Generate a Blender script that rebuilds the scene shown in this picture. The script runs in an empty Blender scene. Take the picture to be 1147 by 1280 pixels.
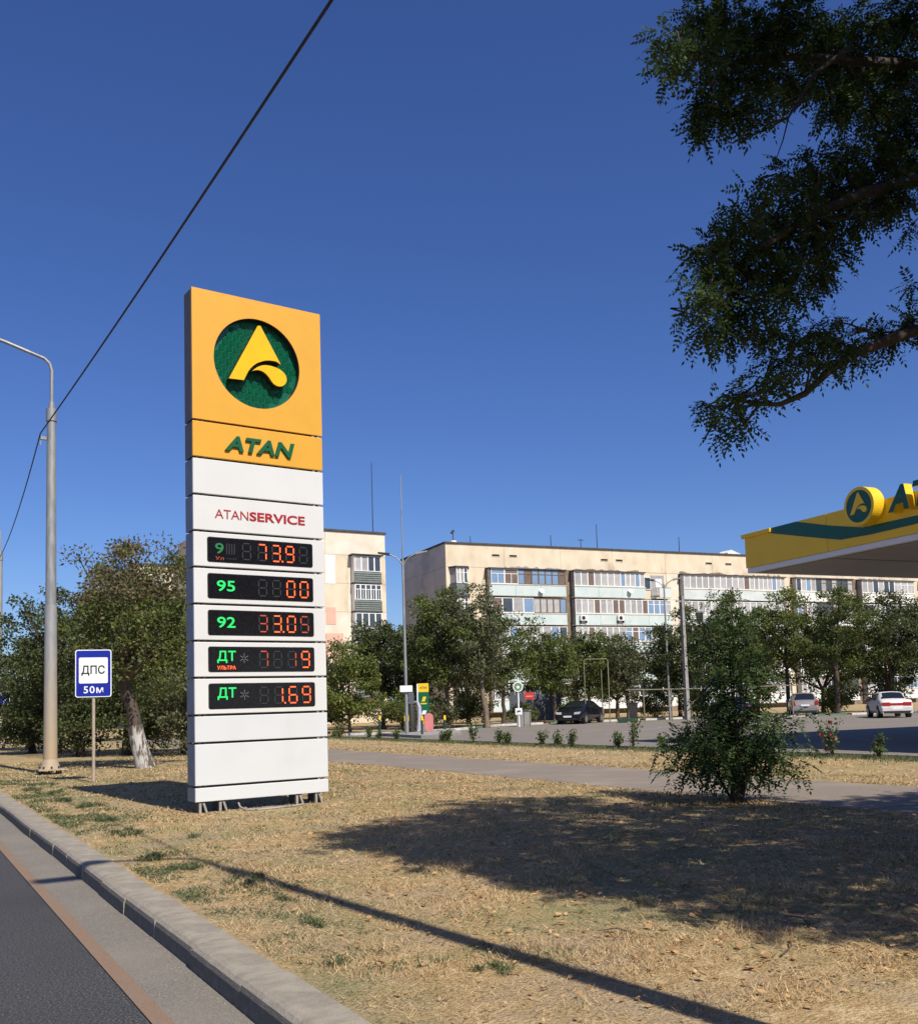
import bpy, math, random
import numpy as np
from mathutils import Vector, Matrix

S = bpy.context.scene
COL = S.collection
random.seed(7)
RNG = np.random.default_rng(7)
PI = math.pi

# ------------------------------------------------------------------ camera
YAW, PITCH, ROLL, EYE = math.radians(30.0), math.atan(100 / 1240.0), math.radians(1.7), 1.6
_f = Vector((math.sin(YAW) * math.cos(PITCH), math.cos(YAW) * math.cos(PITCH), math.sin(PITCH)))
_r0 = Vector((math.cos(YAW), -math.sin(YAW), 0))
_u0 = _r0.cross(_f)
_r = _r0 * math.cos(ROLL) - _u0 * math.sin(ROLL)
_u = _u0 * math.cos(ROLL) + _r0 * math.sin(ROLL)
cam = bpy.data.objects.new('camera', bpy.data.cameras.new('camera'))
COL.objects.link(cam)
cam.matrix_world = Matrix(((_r.x, _u.x, -_f.x, 0), (_r.y, _u.y, -_f.y, 0), (_r.z, _u.z, -_f.z, EYE), (0, 0, 0, 1)))
cam.data.sensor_fit = 'HORIZONTAL'
cam.data.sensor_width = 36
cam.data.lens = 36 * 1240 / 1147
cam.data.shift_y = 140 / 1147
cam.data.clip_start = 0.05
cam.data.clip_end = 3000
S.camera = cam

# ------------------------------------------------------------------ light
SUN_EL, SUN_DX = math.radians(48.0), 0.095
W = bpy.data.worlds.new('World')
S.world = W
W.use_nodes = True
nt = W.node_tree
sky = nt.nodes.new('ShaderNodeTexSky')
sky.sky_type = 'NISHITA'
sky.sun_disc = False
sky.sun_elevation = SUN_EL
_sd = Vector((SUN_DX, -1, 0)).normalized()
sky.sun_rotation = math.atan2(_sd.x, _sd.y)
sky.altitude = 600
sky.air_density = 1.0
sky.dust_density = 1.0
sky.ozone_density = 8.0
bg = nt.nodes['Background']
bg.inputs['Strength'].default_value = 0.092
hs = nt.nodes.new('ShaderNodeHueSaturation')   # the deep violet blue of a dry late summer sky
hs.inputs['Hue'].default_value = 0.514
hs.inputs['Saturation'].default_value = 1.11
nt.links.new(sky.outputs[0], hs.inputs['Color'])
nt.links.new(hs.outputs[0], bg.inputs['Color'])
sun = bpy.data.objects.new('sun', bpy.data.lights.new('sun', 'SUN'))
COL.objects.link(sun)
sun.data.energy = 4.6
sun.data.angle = math.radians(0.5)
sun.data.color = (1.0, 0.94, 0.84)
_to = Vector((_sd.x * math.cos(SUN_EL), _sd.y * math.cos(SUN_EL), math.sin(SUN_EL)))
sun.rotation_euler = _to.to_track_quat('Z', 'Y').to_euler()
S.view_settings.view_transform = 'Standard'
S.view_settings.look = 'None'
S.view_settings.gamma = 1
S.view_settings.exposure = 0.35
S.view_settings.use_curve_mapping = False
S.render.engine = 'CYCLES'
S.cycles.max_bounces = 6
S.cycles.transparent_max_bounces = 8


# ------------------------------------------------------------------ materials
def mat(name, c1, c2=None, scale=6.0, rough=0.7, bump=0.0, bscale=60.0, metal=0.0, spec=0.4, stretch=(1, 1, 1),
        lo=0.35, hi=0.65, emit=0.0, island=False, detail=6, c3=None, s3=1.0, l3=.5, h3=.7):
    m = bpy.data.materials.new(name)
    m.use_nodes = True
    n, l = m.node_tree.nodes, m.node_tree.links
    p = n['Principled BSDF']
    p.inputs['Roughness'].default_value = rough
    p.inputs['Metallic'].default_value = metal
    p.inputs['Specular IOR Level'].default_value = spec
    p.inputs['Base Color'].default_value = (*c1, 1)
    tc = n.new('ShaderNodeTexCoord')
    mp = n.new('ShaderNodeMapping')
    mp.inputs['Scale'].default_value = stretch
    l.new(tc.outputs['Object'], mp.inputs['Vector'])
    out = None
    if c2 is not None:
        mr = n.new('ShaderNodeMapRange')
        if island:
            g = n.new('ShaderNodeNewGeometry')
            l.new(g.outputs['Random Per Island'], mr.inputs['Value'])
            lo, hi = 0.0, 1.0
        else:
            t = n.new('ShaderNodeTexNoise')
            t.inputs['Scale'].default_value = scale
            t.inputs['Detail'].default_value = detail
            l.new(mp.outputs[0], t.inputs['Vector'])
            l.new(t.outputs['Fac'], mr.inputs['Value'])
        mr.inputs['From Min'].default_value = lo
        mr.inputs['From Max'].default_value = hi
        mx = n.new('ShaderNodeMix')
        mx.data_type = 'RGBA'
        l.new(mr.outputs[0], mx.inputs['Factor'])
        mx.inputs['A'].default_value = (*c1, 1)
        mx.inputs['B'].default_value = (*c2, 1)
        out = mx.outputs['Result']
        if c3 is not None:
            t3 = n.new('ShaderNodeTexNoise')
            t3.inputs['Scale'].default_value = s3
            t3.inputs['Detail'].default_value = 5
            l.new(mp.outputs[0], t3.inputs['Vector'])
            m3 = n.new('ShaderNodeMapRange')
            m3.inputs['From Min'].default_value = l3
            m3.inputs['From Max'].default_value = h3
            l.new(t3.outputs['Fac'], m3.inputs['Value'])
            x3 = n.new('ShaderNodeMix')
            x3.data_type = 'RGBA'
            l.new(m3.outputs[0], x3.inputs['Factor'])
            l.new(out, x3.inputs['A'])
            x3.inputs['B'].default_value = (*c3, 1)
            out = x3.outputs['Result']
        l.new(out, p.inputs['Base Color'])
    if bump:
        b = n.new('ShaderNodeBump')
        b.inputs['Strength'].default_value = bump
        b.inputs['Distance'].default_value = 0.02
        t = n.new('ShaderNodeTexNoise')
        t.inputs['Scale'].default_value = bscale
        t.inputs['Detail'].default_value = 6
        l.new(mp.outputs[0], t.inputs['Vector'])
        l.new(t.outputs['Fac'], b.inputs['Height'])
        l.new(b.outputs[0], p.inputs['Normal'])
    if emit:
        p.inputs['Emission Color'].default_value = (*c1, 1)
        p.inputs['Emission Strength'].default_value = emit
    return m


def leafmat(name, c1, c2, trans=0.25, rough=0.5):
    m = mat(name, c1, c2, island=True, rough=rough, spec=0.2)
    n, l = m.node_tree.nodes, m.node_tree.links
    p = n['Principled BSDF']
    src = p.inputs['Base Color'].links[0].from_socket
    tr = n.new('ShaderNodeBsdfTranslucent')
    l.new(src, tr.inputs['Color'])
    mx = n.new('ShaderNodeMixShader')
    mx.inputs[0].default_value = trans
    l.new(p.outputs[0], mx.inputs[1])
    l.new(tr.outputs[0], mx.inputs[2])
    l.new(mx.outputs[0], n['Material Output'].inputs['Surface'])
    return m


M = {}
M['yellow'] = mat('yellow_panel_paint', (.685, .350, .038), (.655, .332, .036), 3, .42, spec=.35, c3=(.62, .30, .045), s3=.7, l3=.55, h3=.8)
M['logo_yellow'] = mat('yellow_acrylic', (.86, .47, .004), (.82, .44, .004), 4, .3)
M['green'] = mat('green_acrylic', (.003, .115, .055), (.003, .095, .045), 12, .22, spec=.6)
M['green_text'] = mat('green_lettering', (.003, .10, .036), (.003, .085, .032), 8, .4)
M['white'] = mat('white_panel_paint', (.64, .635, .61), (.615, .61, .585), 1.5, .4, c3=(.57, .555, .52), s3=.8, l3=.58, h3=.85)
M['white_cool'] = mat('cool_white_panel_paint', (.60, .615, .615), (.58, .59, .59), 1.5, .4, c3=(.53, .53, .52), s3=.8, l3=.52, h3=.8)
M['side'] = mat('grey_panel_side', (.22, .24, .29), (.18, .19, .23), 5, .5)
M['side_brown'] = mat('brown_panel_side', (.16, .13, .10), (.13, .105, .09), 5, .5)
M['frame'] = mat('dark_steel_frame', (.02, .02, .022), (.04, .035, .03), 9, .6)
M['red_text'] = mat('dark_red_lettering', (.34, .015, .02), rough=.45)
M['screen'] = mat('black_display_glass', (.006, .006, .008), (.010, .010, .012), 20, .22, spec=.35)
M['led_orange'] = mat('orange_led', (1.0, .12, .03), rough=.5, emit=.85)
M['led_dim'] = mat('dim_orange_led', (.42, .07, .035), rough=.5, emit=.12)
M['led_green'] = mat('green_led', (.015, .60, .12), rough=.5, emit=.42)
M['led_green_dim'] = mat('dim_green_led', (.015, .17, .05), rough=.5, emit=.06)
M['led_off'] = mat('unlit_led', (.030, .031, .034), rough=.5)
M['led_faint'] = mat('faint_led', (.16, .14, .15), rough=.5)
M['galv'] = mat('galvanised_steel', (.33, .335, .33), (.23, .235, .235), 9, .5, metal=.35, stretch=(1, 1, .25), c3=(.38, .36, .31), s3=1.2)
M['pole_base'] = mat('rust_stained_paint', (.42, .33, .215), (.35, .275, .185), 6, .7, stretch=(1, 1, .3))
M['post'] = mat('beige_post_paint', (.42, .34, .24), (.34, .28, .21), 8, .6)
M['blue'] = mat('blue_sign_sheet', (.006, .02, .30), (.006, .018, .26), 6, .35)
M['signwhite'] = mat('white_sign_sheet', (.80, .80, .80), rough=.4)
M['black'] = mat('black_paint', (.012, .012, .012), rough=.45)
M['cable'] = mat('black_cable', (.008, .008, .010), rough=.6)
M['asphalt'] = mat('road_asphalt', (.034, .033, .034), (.135, .132, .128), 70, .85, .8, 90, lo=.47, hi=.64, detail=4, c3=(.040, .039, .041), s3=.6, l3=.40, h3=.85)
M['gutter'] = mat('pale_gutter_asphalt', (.225, .20, .162), (.145, .13, .108), 80, .9, .5, 110, lo=.4, hi=.62, detail=4, c3=(.25, .22, .175), s3=.8, l3=.45, h3=.85)
M['lineo'] = mat('worn_orange_line', (.255, .155, .095), (.195, .14, .095), 70, .85, .4, 110, detail=4, c3=(.21, .165, .12), s3=6, l3=.45, h3=.75)
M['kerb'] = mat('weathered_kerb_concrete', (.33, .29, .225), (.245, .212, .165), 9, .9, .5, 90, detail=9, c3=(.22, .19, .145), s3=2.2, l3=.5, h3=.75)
M['kerbface'] = mat('shade_toned_kerb_face', (.185, .165, .135), (.13, .118, .10), 9, .95, .5, 90, detail=9, c3=(.25, .22, .175), s3=3, l3=.58, h3=.75)  # shade on the upright kerb face, painted in as a darker concrete tone
M['path'] = mat('grey_path_asphalt', (.245, .20, .155), (.20, .165, .13), 30, .9, .4, 90, c3=(.28, .23, .175), s3=.7)
M['lot'] = mat('forecourt_asphalt', (.215, .185, .152), (.175, .152, .128), 20, .9, .3, 90, c3=(.215, .182, .148), s3=.25)
M['kerbwhite'] = mat('white_kerb_paint', (.62, .61, .57), (.45, .43, .38), 5, .7)
M['kerbgreen'] = mat('green_kerb_paint', (.05, .16, .10), (.12, .18, .13), 5, .7)
M['line'] = mat('worn_white_line', (.36, .35, .33), (.22, .21, .20), 6, .8)
M['cream'] = mat('cream_render', (.70, .60, .445), (.60, .50, .355), .9, .9, .3, 8, stretch=(1, 1, .6), c3=(.40, .275, .165), s3=.45, l3=.55, h3=.78, detail=10)
M['creampale'] = mat('pale_render', (.72, .66, .54), (.62, .55, .43), .7, .9, .2, 8, detail=10)
M['gable'] = mat('grey_gable_render', (.72, .65, .55), (.60, .54, .46), .45, .9, .2, 8, c3=(.42, .38, .34), s3=.3, l3=.5, h3=.7, detail=10)
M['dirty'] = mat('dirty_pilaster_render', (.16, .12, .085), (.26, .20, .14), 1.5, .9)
M['bandblue'] = mat('pale_blue_balcony_sheet', (.54, .61, .585), (.48, .56, .54), .9, .7, c3=(.38, .45, .44), s3=1.4, l3=.6, h3=.8)
M['bandgrey'] = mat('pale_grey_balcony_sheet', (.56, .60, .58), (.48, .52, .51), .9, .7)
M['bandwhite'] = mat('white_balcony_sheet', (.74, .73, .69), (.66, .65, .61), .9, .7)
M['siding'] = mat('dark_grey_green_siding', (.14, .17, .155), (.11, .13, .12), 3, .6)
M['pink'] = mat('pink_render_patch', (.68, .42, .31), (.60, .37, .28), 1, .9)
M['roofedge'] = mat('dark_bitumen', (.05, .045, .045), (.08, .07, .06), 4, .8)
M['winframe'] = mat('white_window_frame', (.74, .73, .70), rough=.5)
M['winbrown'] = mat('brown_window_frame', (.13, .09, .06), rough=.6)
M['glassdark'] = mat('dark_window_glass', (.035, .045, .055), (.06, .07, .08), .5, .08, spec=.8)
M['glassblue'] = mat('blue_window_glass', (.16, .24, .36), (.22, .32, .46), .4, .1, spec=.8)  # panes with a blue base colour
M['curtain'] = mat('white_curtain_behind_glass', (.46, .46, .45), (.36, .35, .34), 1.4, .3)
M['curtaingrey'] = mat('grey_curtain_behind_glass', (.38, .37, .36), (.29, .285, .28), 1.4, .25)
M['curtainbrown'] = mat('brown_curtain_behind_glass', (.19, .135, .105), (.14, .10, .08), 1.4, .25)
M['canopyyellow'] = mat('canopy_yellow', (.80, .52, .02), (.76, .49, .02), 2, .4)
M['canopygreen'] = mat('canopy_green', (.003, .085, .058), rough=.35)
M['soffit'] = mat('canopy_soffit', (.30, .27, .24), (.27, .24, .215), 2, .5)
M['trimwhite'] = mat('canopy_white_trim', (.66, .68, .74), rough=.35)
M['bark'] = mat('dark_bark', (.10, .075, .055), (.055, .042, .032), 9, .95, .8, 30, stretch=(1, 1, .25))
M['barkpale'] = mat('pale_bark', (.22, .17, .12), (.13, .10, .075), 9, .95, .8, 30, stretch=(1, 1, .25))
M['whitewash'] = mat('flaking_whitewash', (.46, .44, .41), (.10, .08, .06), 11, .95, 1.0, 24, stretch=(1, 1, .3), lo=.44, hi=.56, detail=8)
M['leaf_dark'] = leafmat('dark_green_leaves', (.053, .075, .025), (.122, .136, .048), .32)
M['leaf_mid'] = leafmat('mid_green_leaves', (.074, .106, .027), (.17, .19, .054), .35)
M['leaf_light'] = leafmat('light_green_leaves', (.100, .135, .030), (.22, .235, .065), .35)
M['leaf_grey'] = leafmat('grey_green_leaves', (.080, .096, .045), (.18, .175, .085), .32)
M['leaf_dry'] = leafmat('half_dry_leaves', (.085, .080, .035), (.21, .16, .09), .25)
M['leaf_robinia'] = leafmat('robinia_leaflets', (.026, .048, .014), (.060, .092, .024), .28, .6)
M['leaf_young'] = leafmat('young_tree_leaflets', (.028, .055, .017), (.070, .105, .030), .28, .6)
M['twig'] = mat('thin_twigs', (.07, .05, .04), (.045, .034, .028), 20, .9)
M['rose'] = leafmat('rose_leaves', (.05, .09, .025), (.11, .13, .04), .2)
M['bloom'] = leafmat('pink_rose_blooms', (.55, .03, .07), (.62, .10, .12), .2)
M['bloompale'] = leafmat('pale_rose_blooms', (.70, .50, .42), (.72, .60, .50), .2)
M['straw'] = leafmat('dry_grass_blades', (.66, .51, .29), (.29, .185, .085), .18, .8)
M['straw2'] = leafmat('faded_green_blades', (.17, .19, .085), (.33, .30, .15), .2, .8)
M['weed'] = leafmat('green_weed_blades', (.075, .100, .042), (.16, .175, .085), .2, .7)
M['litter'] = leafmat('dry_leaf_litter', (.58, .37, .18), (.30, .17, .08), .15, .85)
M['concrete'] = mat('rough_concrete', (.33, .31, .28), (.24, .225, .20), 5, .9, .3, 40)
M['pipe'] = mat('faded_yellow_pipe_paint', (.24, .21, .115), (.17, .155, .10), 5, .6)
M['greenpaint'] = mat('dark_green_paint', (.015, .07, .045), (.012, .05, .035), 5, .5)
M['yellowpaint'] = mat('bright_yellow_paint', (.80, .52, .02), rough=.5)
M['redpaint'] = mat('red_board_paint', (.56, .045, .03), (.50, .04, .03), 6, .5)
M['pinkpaint'] = mat('faded_red_plastic', (.60, .20, .19), (.52, .17, .165), 3, .5)
M['olive'] = mat('olive_paint', (.10, .085, .03), (.14, .115, .035), 5, .6)
M['lilac'] = mat('pale_lilac_plastic', (.42, .40, .48), (.33, .31, .38), 4, .5)
M['greysheet'] = mat('blue_grey_sheet_metal', (.10, .115, .14), (.085, .095, .115), 3, .6)
M['tyre'] = mat('tyre_rubber', (.015, .015, .015), rough=.85)
M['rim'] = mat('alloy_rim', (.45, .45, .46), rough=.35, metal=.8)
M['carblack'] = mat('black_car_paint', (.008, .009, .013), rough=.18, spec=.6)
M['cargrey'] = mat('silver_grey_car_paint', (.30, .28, .27), rough=.28, metal=.4)
M['carwhite'] = mat('dusty_white_car_paint', (.66, .63, .59), (.60, .57, .53), 2, .3)
M['carblue'] = mat('blue_car_paint', (.01, .05, .30), rough=.25)
M['carglass'] = mat('car_window_glass', (.012, .014, .018), rough=.06, spec=.8)
M['trim'] = mat('black_car_trim', (.02, .02, .02), rough=.6)
M['headlamp'] = mat('clear_headlamp', (.62, .64, .66), rough=.12, spec=.8)
M['taillamp'] = mat('red_tail_lamp', (.38, .01, .012), rough=.2, spec=.6)
M['lampgreen'] = mat('green_reflective_disc', (.10, .22, .08), (.20, .30, .18), 8, .3)


def ground_material():
    m = bpy.data.materials.new('dry_verge_soil')
    m.use_nodes = True
    n, l = m.node_tree.nodes, m.node_tree.links
    p = n['Principled BSDF']
    p.inputs['Roughness'].default_value = 1.0
    p.inputs['Specular IOR Level'].default_value = 0.1
    tc = n.new('ShaderNodeTexCoord')

    def noise(scale, lo, hi, detail=8, rough=.6):
        t = n.new('ShaderNodeTexNoise')
        t.inputs['Scale'].default_value = scale
        t.inputs['Detail'].default_value = detail
        t.inputs['Roughness'].default_value = rough
        l.new(tc.outputs['Object'], t.inputs['Vector'])
        r = n.new('ShaderNodeMapRange')
        r.inputs['From Min'].default_value = lo
        r.inputs['From Max'].default_value = hi
        l.new(t.outputs['Fac'], r.inputs['Value'])
        return r.outputs[0]

    def mix(a, b, fac):
        x = n.new('ShaderNodeMix')
        x.data_type = 'RGBA'
        l.new(fac, x.inputs['Factor'])
        for k, v in (('A', a), ('B', b)):
            if isinstance(v, tuple):
                x.inputs[k].default_value = (*v, 1)
            else:
                l.new(v, x.inputs[k])
        return x.outputs['Result']
    c = mix((.45, .315, .155), (.31, .21, .095), noise(38, .35, .65))
    c = mix(c, (.54, .41, .225), noise(9, .48, .68))
    c = mix(c, (.36, .27, .165), noise(1.1, .47, .60))
    c = mix(c, (.235, .225, .105), noise(.8, .50, .68))
    c = mix(c, (.15, .10, .05), noise(140, .56, .72, 3))
    l.new(c, p.inputs['Base Color'])
    b = n.new('ShaderNodeBump')
    b.inputs['Strength'].default_value = .9
    b.inputs['Distance'].default_value = .03
    t = n.new('ShaderNodeTexNoise')
    t.inputs['Scale'].default_value = 45
    t.inputs['Detail'].default_value = 8
    l.new(tc.outputs['Object'], t.inputs['Vector'])
    l.new(t.outputs['Fac'], b.inputs['Height'])
    l.new(b.outputs[0], p.inputs['Normal'])
    return m


M['ground'] = ground_material()


def height_blend(m, c_low, z0, z1):
    # dust and rust that has crept up a post: fades out with height along the object
    n, l = m.node_tree.nodes, m.node_tree.links
    p = n['Principled BSDF']
    src = p.inputs['Base Color'].links[0].from_socket
    tc = n.new('ShaderNodeTexCoord')
    sx = n.new('ShaderNodeSeparateXYZ')
    l.new(tc.outputs['Object'], sx.inputs[0])
    r = n.new('ShaderNodeMapRange')
    r.inputs['From Min'].default_value, r.inputs['From Max'].default_value = z0, z1
    l.new(sx.outputs['Z'], r.inputs['Value'])
    x = n.new('ShaderNodeMix')
    x.data_type = 'RGBA'
    l.new(r.outputs[0], x.inputs['Factor'])
    x.inputs['A'].default_value = (*c_low, 1)
    l.new(src, x.inputs['B'])
    l.new(x.outputs['Result'], p.inputs['Base Color'])


M['pole_lower'] = mat('dusty_galvanised_post', (.36, .365, .36), (.28, .28, .275), 9, .55, metal=.25, stretch=(1, 1, .25))
height_blend(M['pole_lower'], (.44, .34, .215), .6, 3.4)


# ------------------------------------------------------------------ mesh helpers
def tag(o, label=None, cat=None, group=None, kind=None):
    if label: o['label'] = label
    if cat: o['category'] = cat
    if group: o['group'] = group
    if kind: o['kind'] = kind
    return o


def empty(name, loc, rotz=0.0, label=None, cat=None, group=None):
    o = bpy.data.objects.new(name, None)
    COL.objects.link(o)
    o.location = loc
    o.rotation_euler = (0, 0, rotz)
    o.empty_display_size = .2
    return tag(o, label, cat, group)


def link(name, me, parent=None, loc=(0, 0, 0), rotz=0.0):
    o = bpy.data.objects.new(name, me)
    COL.objects.link(o)
    o.location = loc
    o.rotation_euler = (0, 0, rotz)
    if parent: o.parent = parent
    return o


class MB:
    def __init__(self):
        self.v, self.f, self.mi, self.sm = [], [], [], []

    def add(self, verts, faces, m=0, smooth=False):
        b = len(self.v)
        self.v += [tuple(x) for x in verts]
        for fc in faces:
            self.f.append([i + b for i in fc])
            self.mi.append(m)
            self.sm.append(smooth)
        return self

    def box(self, x0, y0, z0, x1, y1, z1, m=0):
        v = [(x0, y0, z0), (x1, y0, z0), (x1, y1, z0), (x0, y1, z0), (x0, y0, z1), (x1, y0, z1), (x1, y1, z1), (x0, y1, z1)]
        return self.add(v, [(0, 3, 2, 1), (4, 5, 6, 7), (0, 1, 5, 4), (1, 2, 6, 5), (2, 3, 7, 6), (3, 0, 4, 7)], m)

    def frustum(self, cx, cy, z0, z1, a0, b0, a1, b1, m=0):
        v = [(cx - a0, cy - b0, z0), (cx + a0, cy - b0, z0), (cx + a0, cy + b0, z0), (cx - a0, cy + b0, z0),
             (cx - a1, cy - b1, z1), (cx + a1, cy - b1, z1), (cx + a1, cy + b1, z1), (cx - a1, cy + b1, z1)]
        return self.add(v, [(0, 3, 2, 1), (4, 5, 6, 7), (0, 1, 5, 4), (1, 2, 6, 5), (2, 3, 7, 6), (3, 0, 4, 7)], m)

    def tube(self, pts, rads, n=8, m=0, smooth=True, cap=True):
        pts = [Vector(p) for p in pts]
        if not hasattr(rads, '__len__'): rads = [rads] * len(pts)
        rings = []
        ref = None
        for i, p in enumerate(pts):
            t = (pts[min(i + 1, len(pts) - 1)] - pts[max(i - 1, 0)]).normalized()
            if ref is None:
                ref = Vector((1, 0, 0)) if abs(t.x) < .9 else Vector((0, 1, 0))
            a = (ref - t * ref.dot(t)).normalized()
            ref = a
            b = t.cross(a)
            rings.append([p + (a * math.cos(2 * PI * k / n) + b * math.sin(2 * PI * k / n)) * rads[i] for k in range(n)])
        v = [q for r in rings for q in r]
        f = []
        for i in range(len(pts) - 1):
            for k in range(n):
                f.append((i * n + k, i * n + (k + 1) % n, (i + 1) * n + (k + 1) % n, (i + 1) * n + k))
        self.add(v, f, m, smooth)
        if cap:
            self.add(rings[0], [tuple(range(n))[::-1]], m)
            self.add(rings[-1], [tuple(range(n))], m)
        return self

    def prism(self, poly, y0, y1, m=0, ms=None, axis='y'):
        # poly in (x,z), extruded along y (axis 'y'), or in (y,z) along x, or (x,y) along z
        ms = m if ms is None else ms
        n = len(poly)
        A = sum(poly[i][0] * poly[(i + 1) % n][1] - poly[(i + 1) % n][0] * poly[i][1] for i in range(n))
        if A < 0: poly = poly[::-1]
        mk = {'y': lambda a, b, w: (a, w, b), 'x': lambda a, b, w: (w, a, b), 'z': lambda a, b, w: (a, b, w)}[axis]
        v = [mk(a, b, y0) for a, b in poly] + [mk(a, b, y1) for a, b in poly]
        front, back = tuple(range(n)), tuple(range(2 * n - 1, n - 1, -1))
        side = [(i, i + n, (i + 1) % n + n, (i + 1) % n) for i in range(n)]
        if axis != 'y':
            front, back = front[::-1], back[::-1]
            side = [s[::-1] for s in side]
        self.add(v, [front, back], m)
        self.add(v, side, ms)
        return self

    def mesh(self, name, mats, bevel=0):
        me = bpy.data.meshes.new(name)
        me.from_pydata(self.v, [], self.f)
        for x in (mats if isinstance(mats, (list, tuple)) else [mats]):
            me.materials.append(x)
        me.polygons.foreach_set('material_index', self.mi)
        me.polygons.foreach_set('use_smooth', self.sm)
        me.update()
        return me

    def build(self, name, mats, parent=None, loc=(0, 0, 0), rotz=0.0, bevel=0.0, seg=2):
        o = link(name, self.mesh(name, mats), parent, loc, rotz)
        if bevel:
            b = o.modifiers.new('bevel', 'BEVEL')
            b.width = bevel
            b.segments = seg
            b.limit_method = 'ANGLE'
        return o


def quads_mesh(name, V, mats, nper=4):
    """V: (N, nper, 3) array, one polygon each."""
    V = np.asarray(V, dtype=np.float32)
    N = V.shape[0]
    me = bpy.data.meshes.new(name)
    me.vertices.add(N * nper)
    me.vertices.foreach_set('co', V.reshape(-1))
    me.loops.add(N * nper)
    me.loops.foreach_set('vertex_index', np.arange(N * nper, dtype=np.int32))
    me.polygons.add(N)
    me.polygons.foreach_set('loop_start', np.arange(0, N * nper, nper, dtype=np.int32))
    try:
        me.polygons.foreach_set('loop_total', np.full(N, nper, dtype=np.int32))
    except Exception:
        pass
    for x in (mats if isinstance(mats, (list, tuple)) else [mats]):
        me.materials.append(x)
    me.update(calc_edges=True)
    return me


def unit(a):
    return a / np.maximum(np.linalg.norm(a, axis=-1, keepdims=True), 1e-9)


def kites(P, D, Nn, L, Wd):
    """leaf shaped quads at P along D with width direction D x Nn."""
    Bv = unit(np.cross(D, Nn))
    L = L[:, None]
    Wd = Wd[:, None]
    return np.stack([P, P + D * L * .45 + Bv * Wd, P + D * L, P + D * L * .45 - Bv * Wd], 1)


def text_mesh(name, body, x0, x1, z0, z1, y, depth, mats, parent, shear=0.0, bold=0.0, spacing=1.0):
    """lettering that stands in the x-z plane facing -y, fitted to a box."""
    c = bpy.data.curves.new(name, 'FONT')
    c.body = body
    c.size = 1
    c.shear = shear
    c.offset = bold
    c.space_character = spacing
    c.resolution_u = 4
    c.extrude = 0.1
    t = bpy.data.objects.new(name + '_tmp', c)
    COL.objects.link(t)
    dg = bpy.context.evaluated_depsgraph_get()
    me = bpy.data.meshes.new_from_object(t.evaluated_get(dg))
    bpy.data.objects.remove(t)
    bpy.data.curves.remove(c)
    n = len(me.vertices)
    co = np.empty(n * 3, dtype=np.float32)
    me.vertices.foreach_get('co', co)
    co = co.reshape(-1, 3)
    mn, mx = co.min(0), co.max(0)
    k = (co - mn) / np.maximum(mx - mn, 1e-6)
    out = np.stack([x0 + k[:, 0] * (x1 - x0), y + depth * (1 - k[:, 2]), z0 + k[:, 1] * (z1 - z0)], 1)
    me.vertices.foreach_set('co', out.astype(np.float32).reshape(-1))
    me.materials.clear()
    for x in (mats if isinstance(mats, (list, tuple)) else [mats]):
        me.materials.append(x)
    if len(me.materials) > 1:
        me.update()
        for p in me.polygons:
            p.material_index = 0 if abs(p.normal.y) > .7 else 1
    me.name = name
    me.update()
    return link(name, me, parent)


def rrect(x0, x1, z0, z1, r, n=5):
    pts = []
    for cx, cz, a0 in ((x1 - r, z1 - r, 0), (x0 + r, z1 - r, PI / 2), (x0 + r, z0 + r, PI), (x1 - r, z0 + r, 1.5 * PI)):
        for i in range(n + 1):
            a = a0 + PI / 2 * i / n
            pts.append((cx + r * math.cos(a), cz + r * math.sin(a)))
    return pts


def circle(cx, cz, r, n=40):
    return [(cx + r * math.cos(2 * PI * i / n), cz + r * math.sin(2 * PI * i / n)) for i in range(n)]

# ------------------------------------------------------------------ setting: ground, road, kerb, path, forecourt
GZ = 0.15


def sheet(name, polys, z, m, label=None):
    b = MB()
    for p in polys:
        n = len(p)
        A = sum(p[i][0] * p[(i + 1) % n][1] - p[(i + 1) % n][0] * p[i][1] for i in range(n))
        if A < 0: p = p[::-1]
        b.add([(x, y, z) for x, y in p], [tuple(range(n))])
    o = b.build(name, m)
    o['kind'] = 'structure'
    return o


g = MB()
g.add([(1.86, -60, GZ), (900, -60, GZ), (900, 1500, GZ), (1.86, 1500, GZ)], [(0, 1, 2, 3)])
g.add([(1.86, -60, -.3), (1.86, -60, GZ), (1.86, 1500, GZ), (1.86, 1500, -.3)], [(0, 1, 2, 3)])
g.add([(-900, -60, .02), (-10, -60, .02), (-10, 1500, .02), (-900, 1500, .02)], [(0, 1, 2, 3)])
tag(g.build('ground', M['ground']), kind='structure')
sheet('road', [[(-10, -60), (1.80, -60), (1.80, 1500), (-10, 1500)]], 0.0, M['asphalt'])
sheet('gutter', [[(1.25, -20), (1.80, -20), (1.80, 400), (1.25, 400)]], 0.004, M['gutter'])
sheet('road_marking', [[(1.205, -20), (1.305, -20), (1.305, 400), (1.205, 400)]], 0.008, M['lineo'])

kerb = empty('kerb', (0, 0, 0))
kerb['kind'] = 'structure'
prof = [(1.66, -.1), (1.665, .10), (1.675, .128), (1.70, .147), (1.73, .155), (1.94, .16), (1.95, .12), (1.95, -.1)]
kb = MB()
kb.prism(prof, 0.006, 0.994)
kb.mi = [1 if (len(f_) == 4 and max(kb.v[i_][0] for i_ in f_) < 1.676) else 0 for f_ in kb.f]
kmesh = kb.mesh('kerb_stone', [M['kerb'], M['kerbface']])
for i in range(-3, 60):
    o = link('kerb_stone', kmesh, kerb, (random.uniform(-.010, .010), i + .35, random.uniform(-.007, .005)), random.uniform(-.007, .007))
kb = MB()
kb.prism(prof, 60.36, 400)
tag(kb.build('kerb_run', M['kerb'], kerb), kind='stuff')
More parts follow.
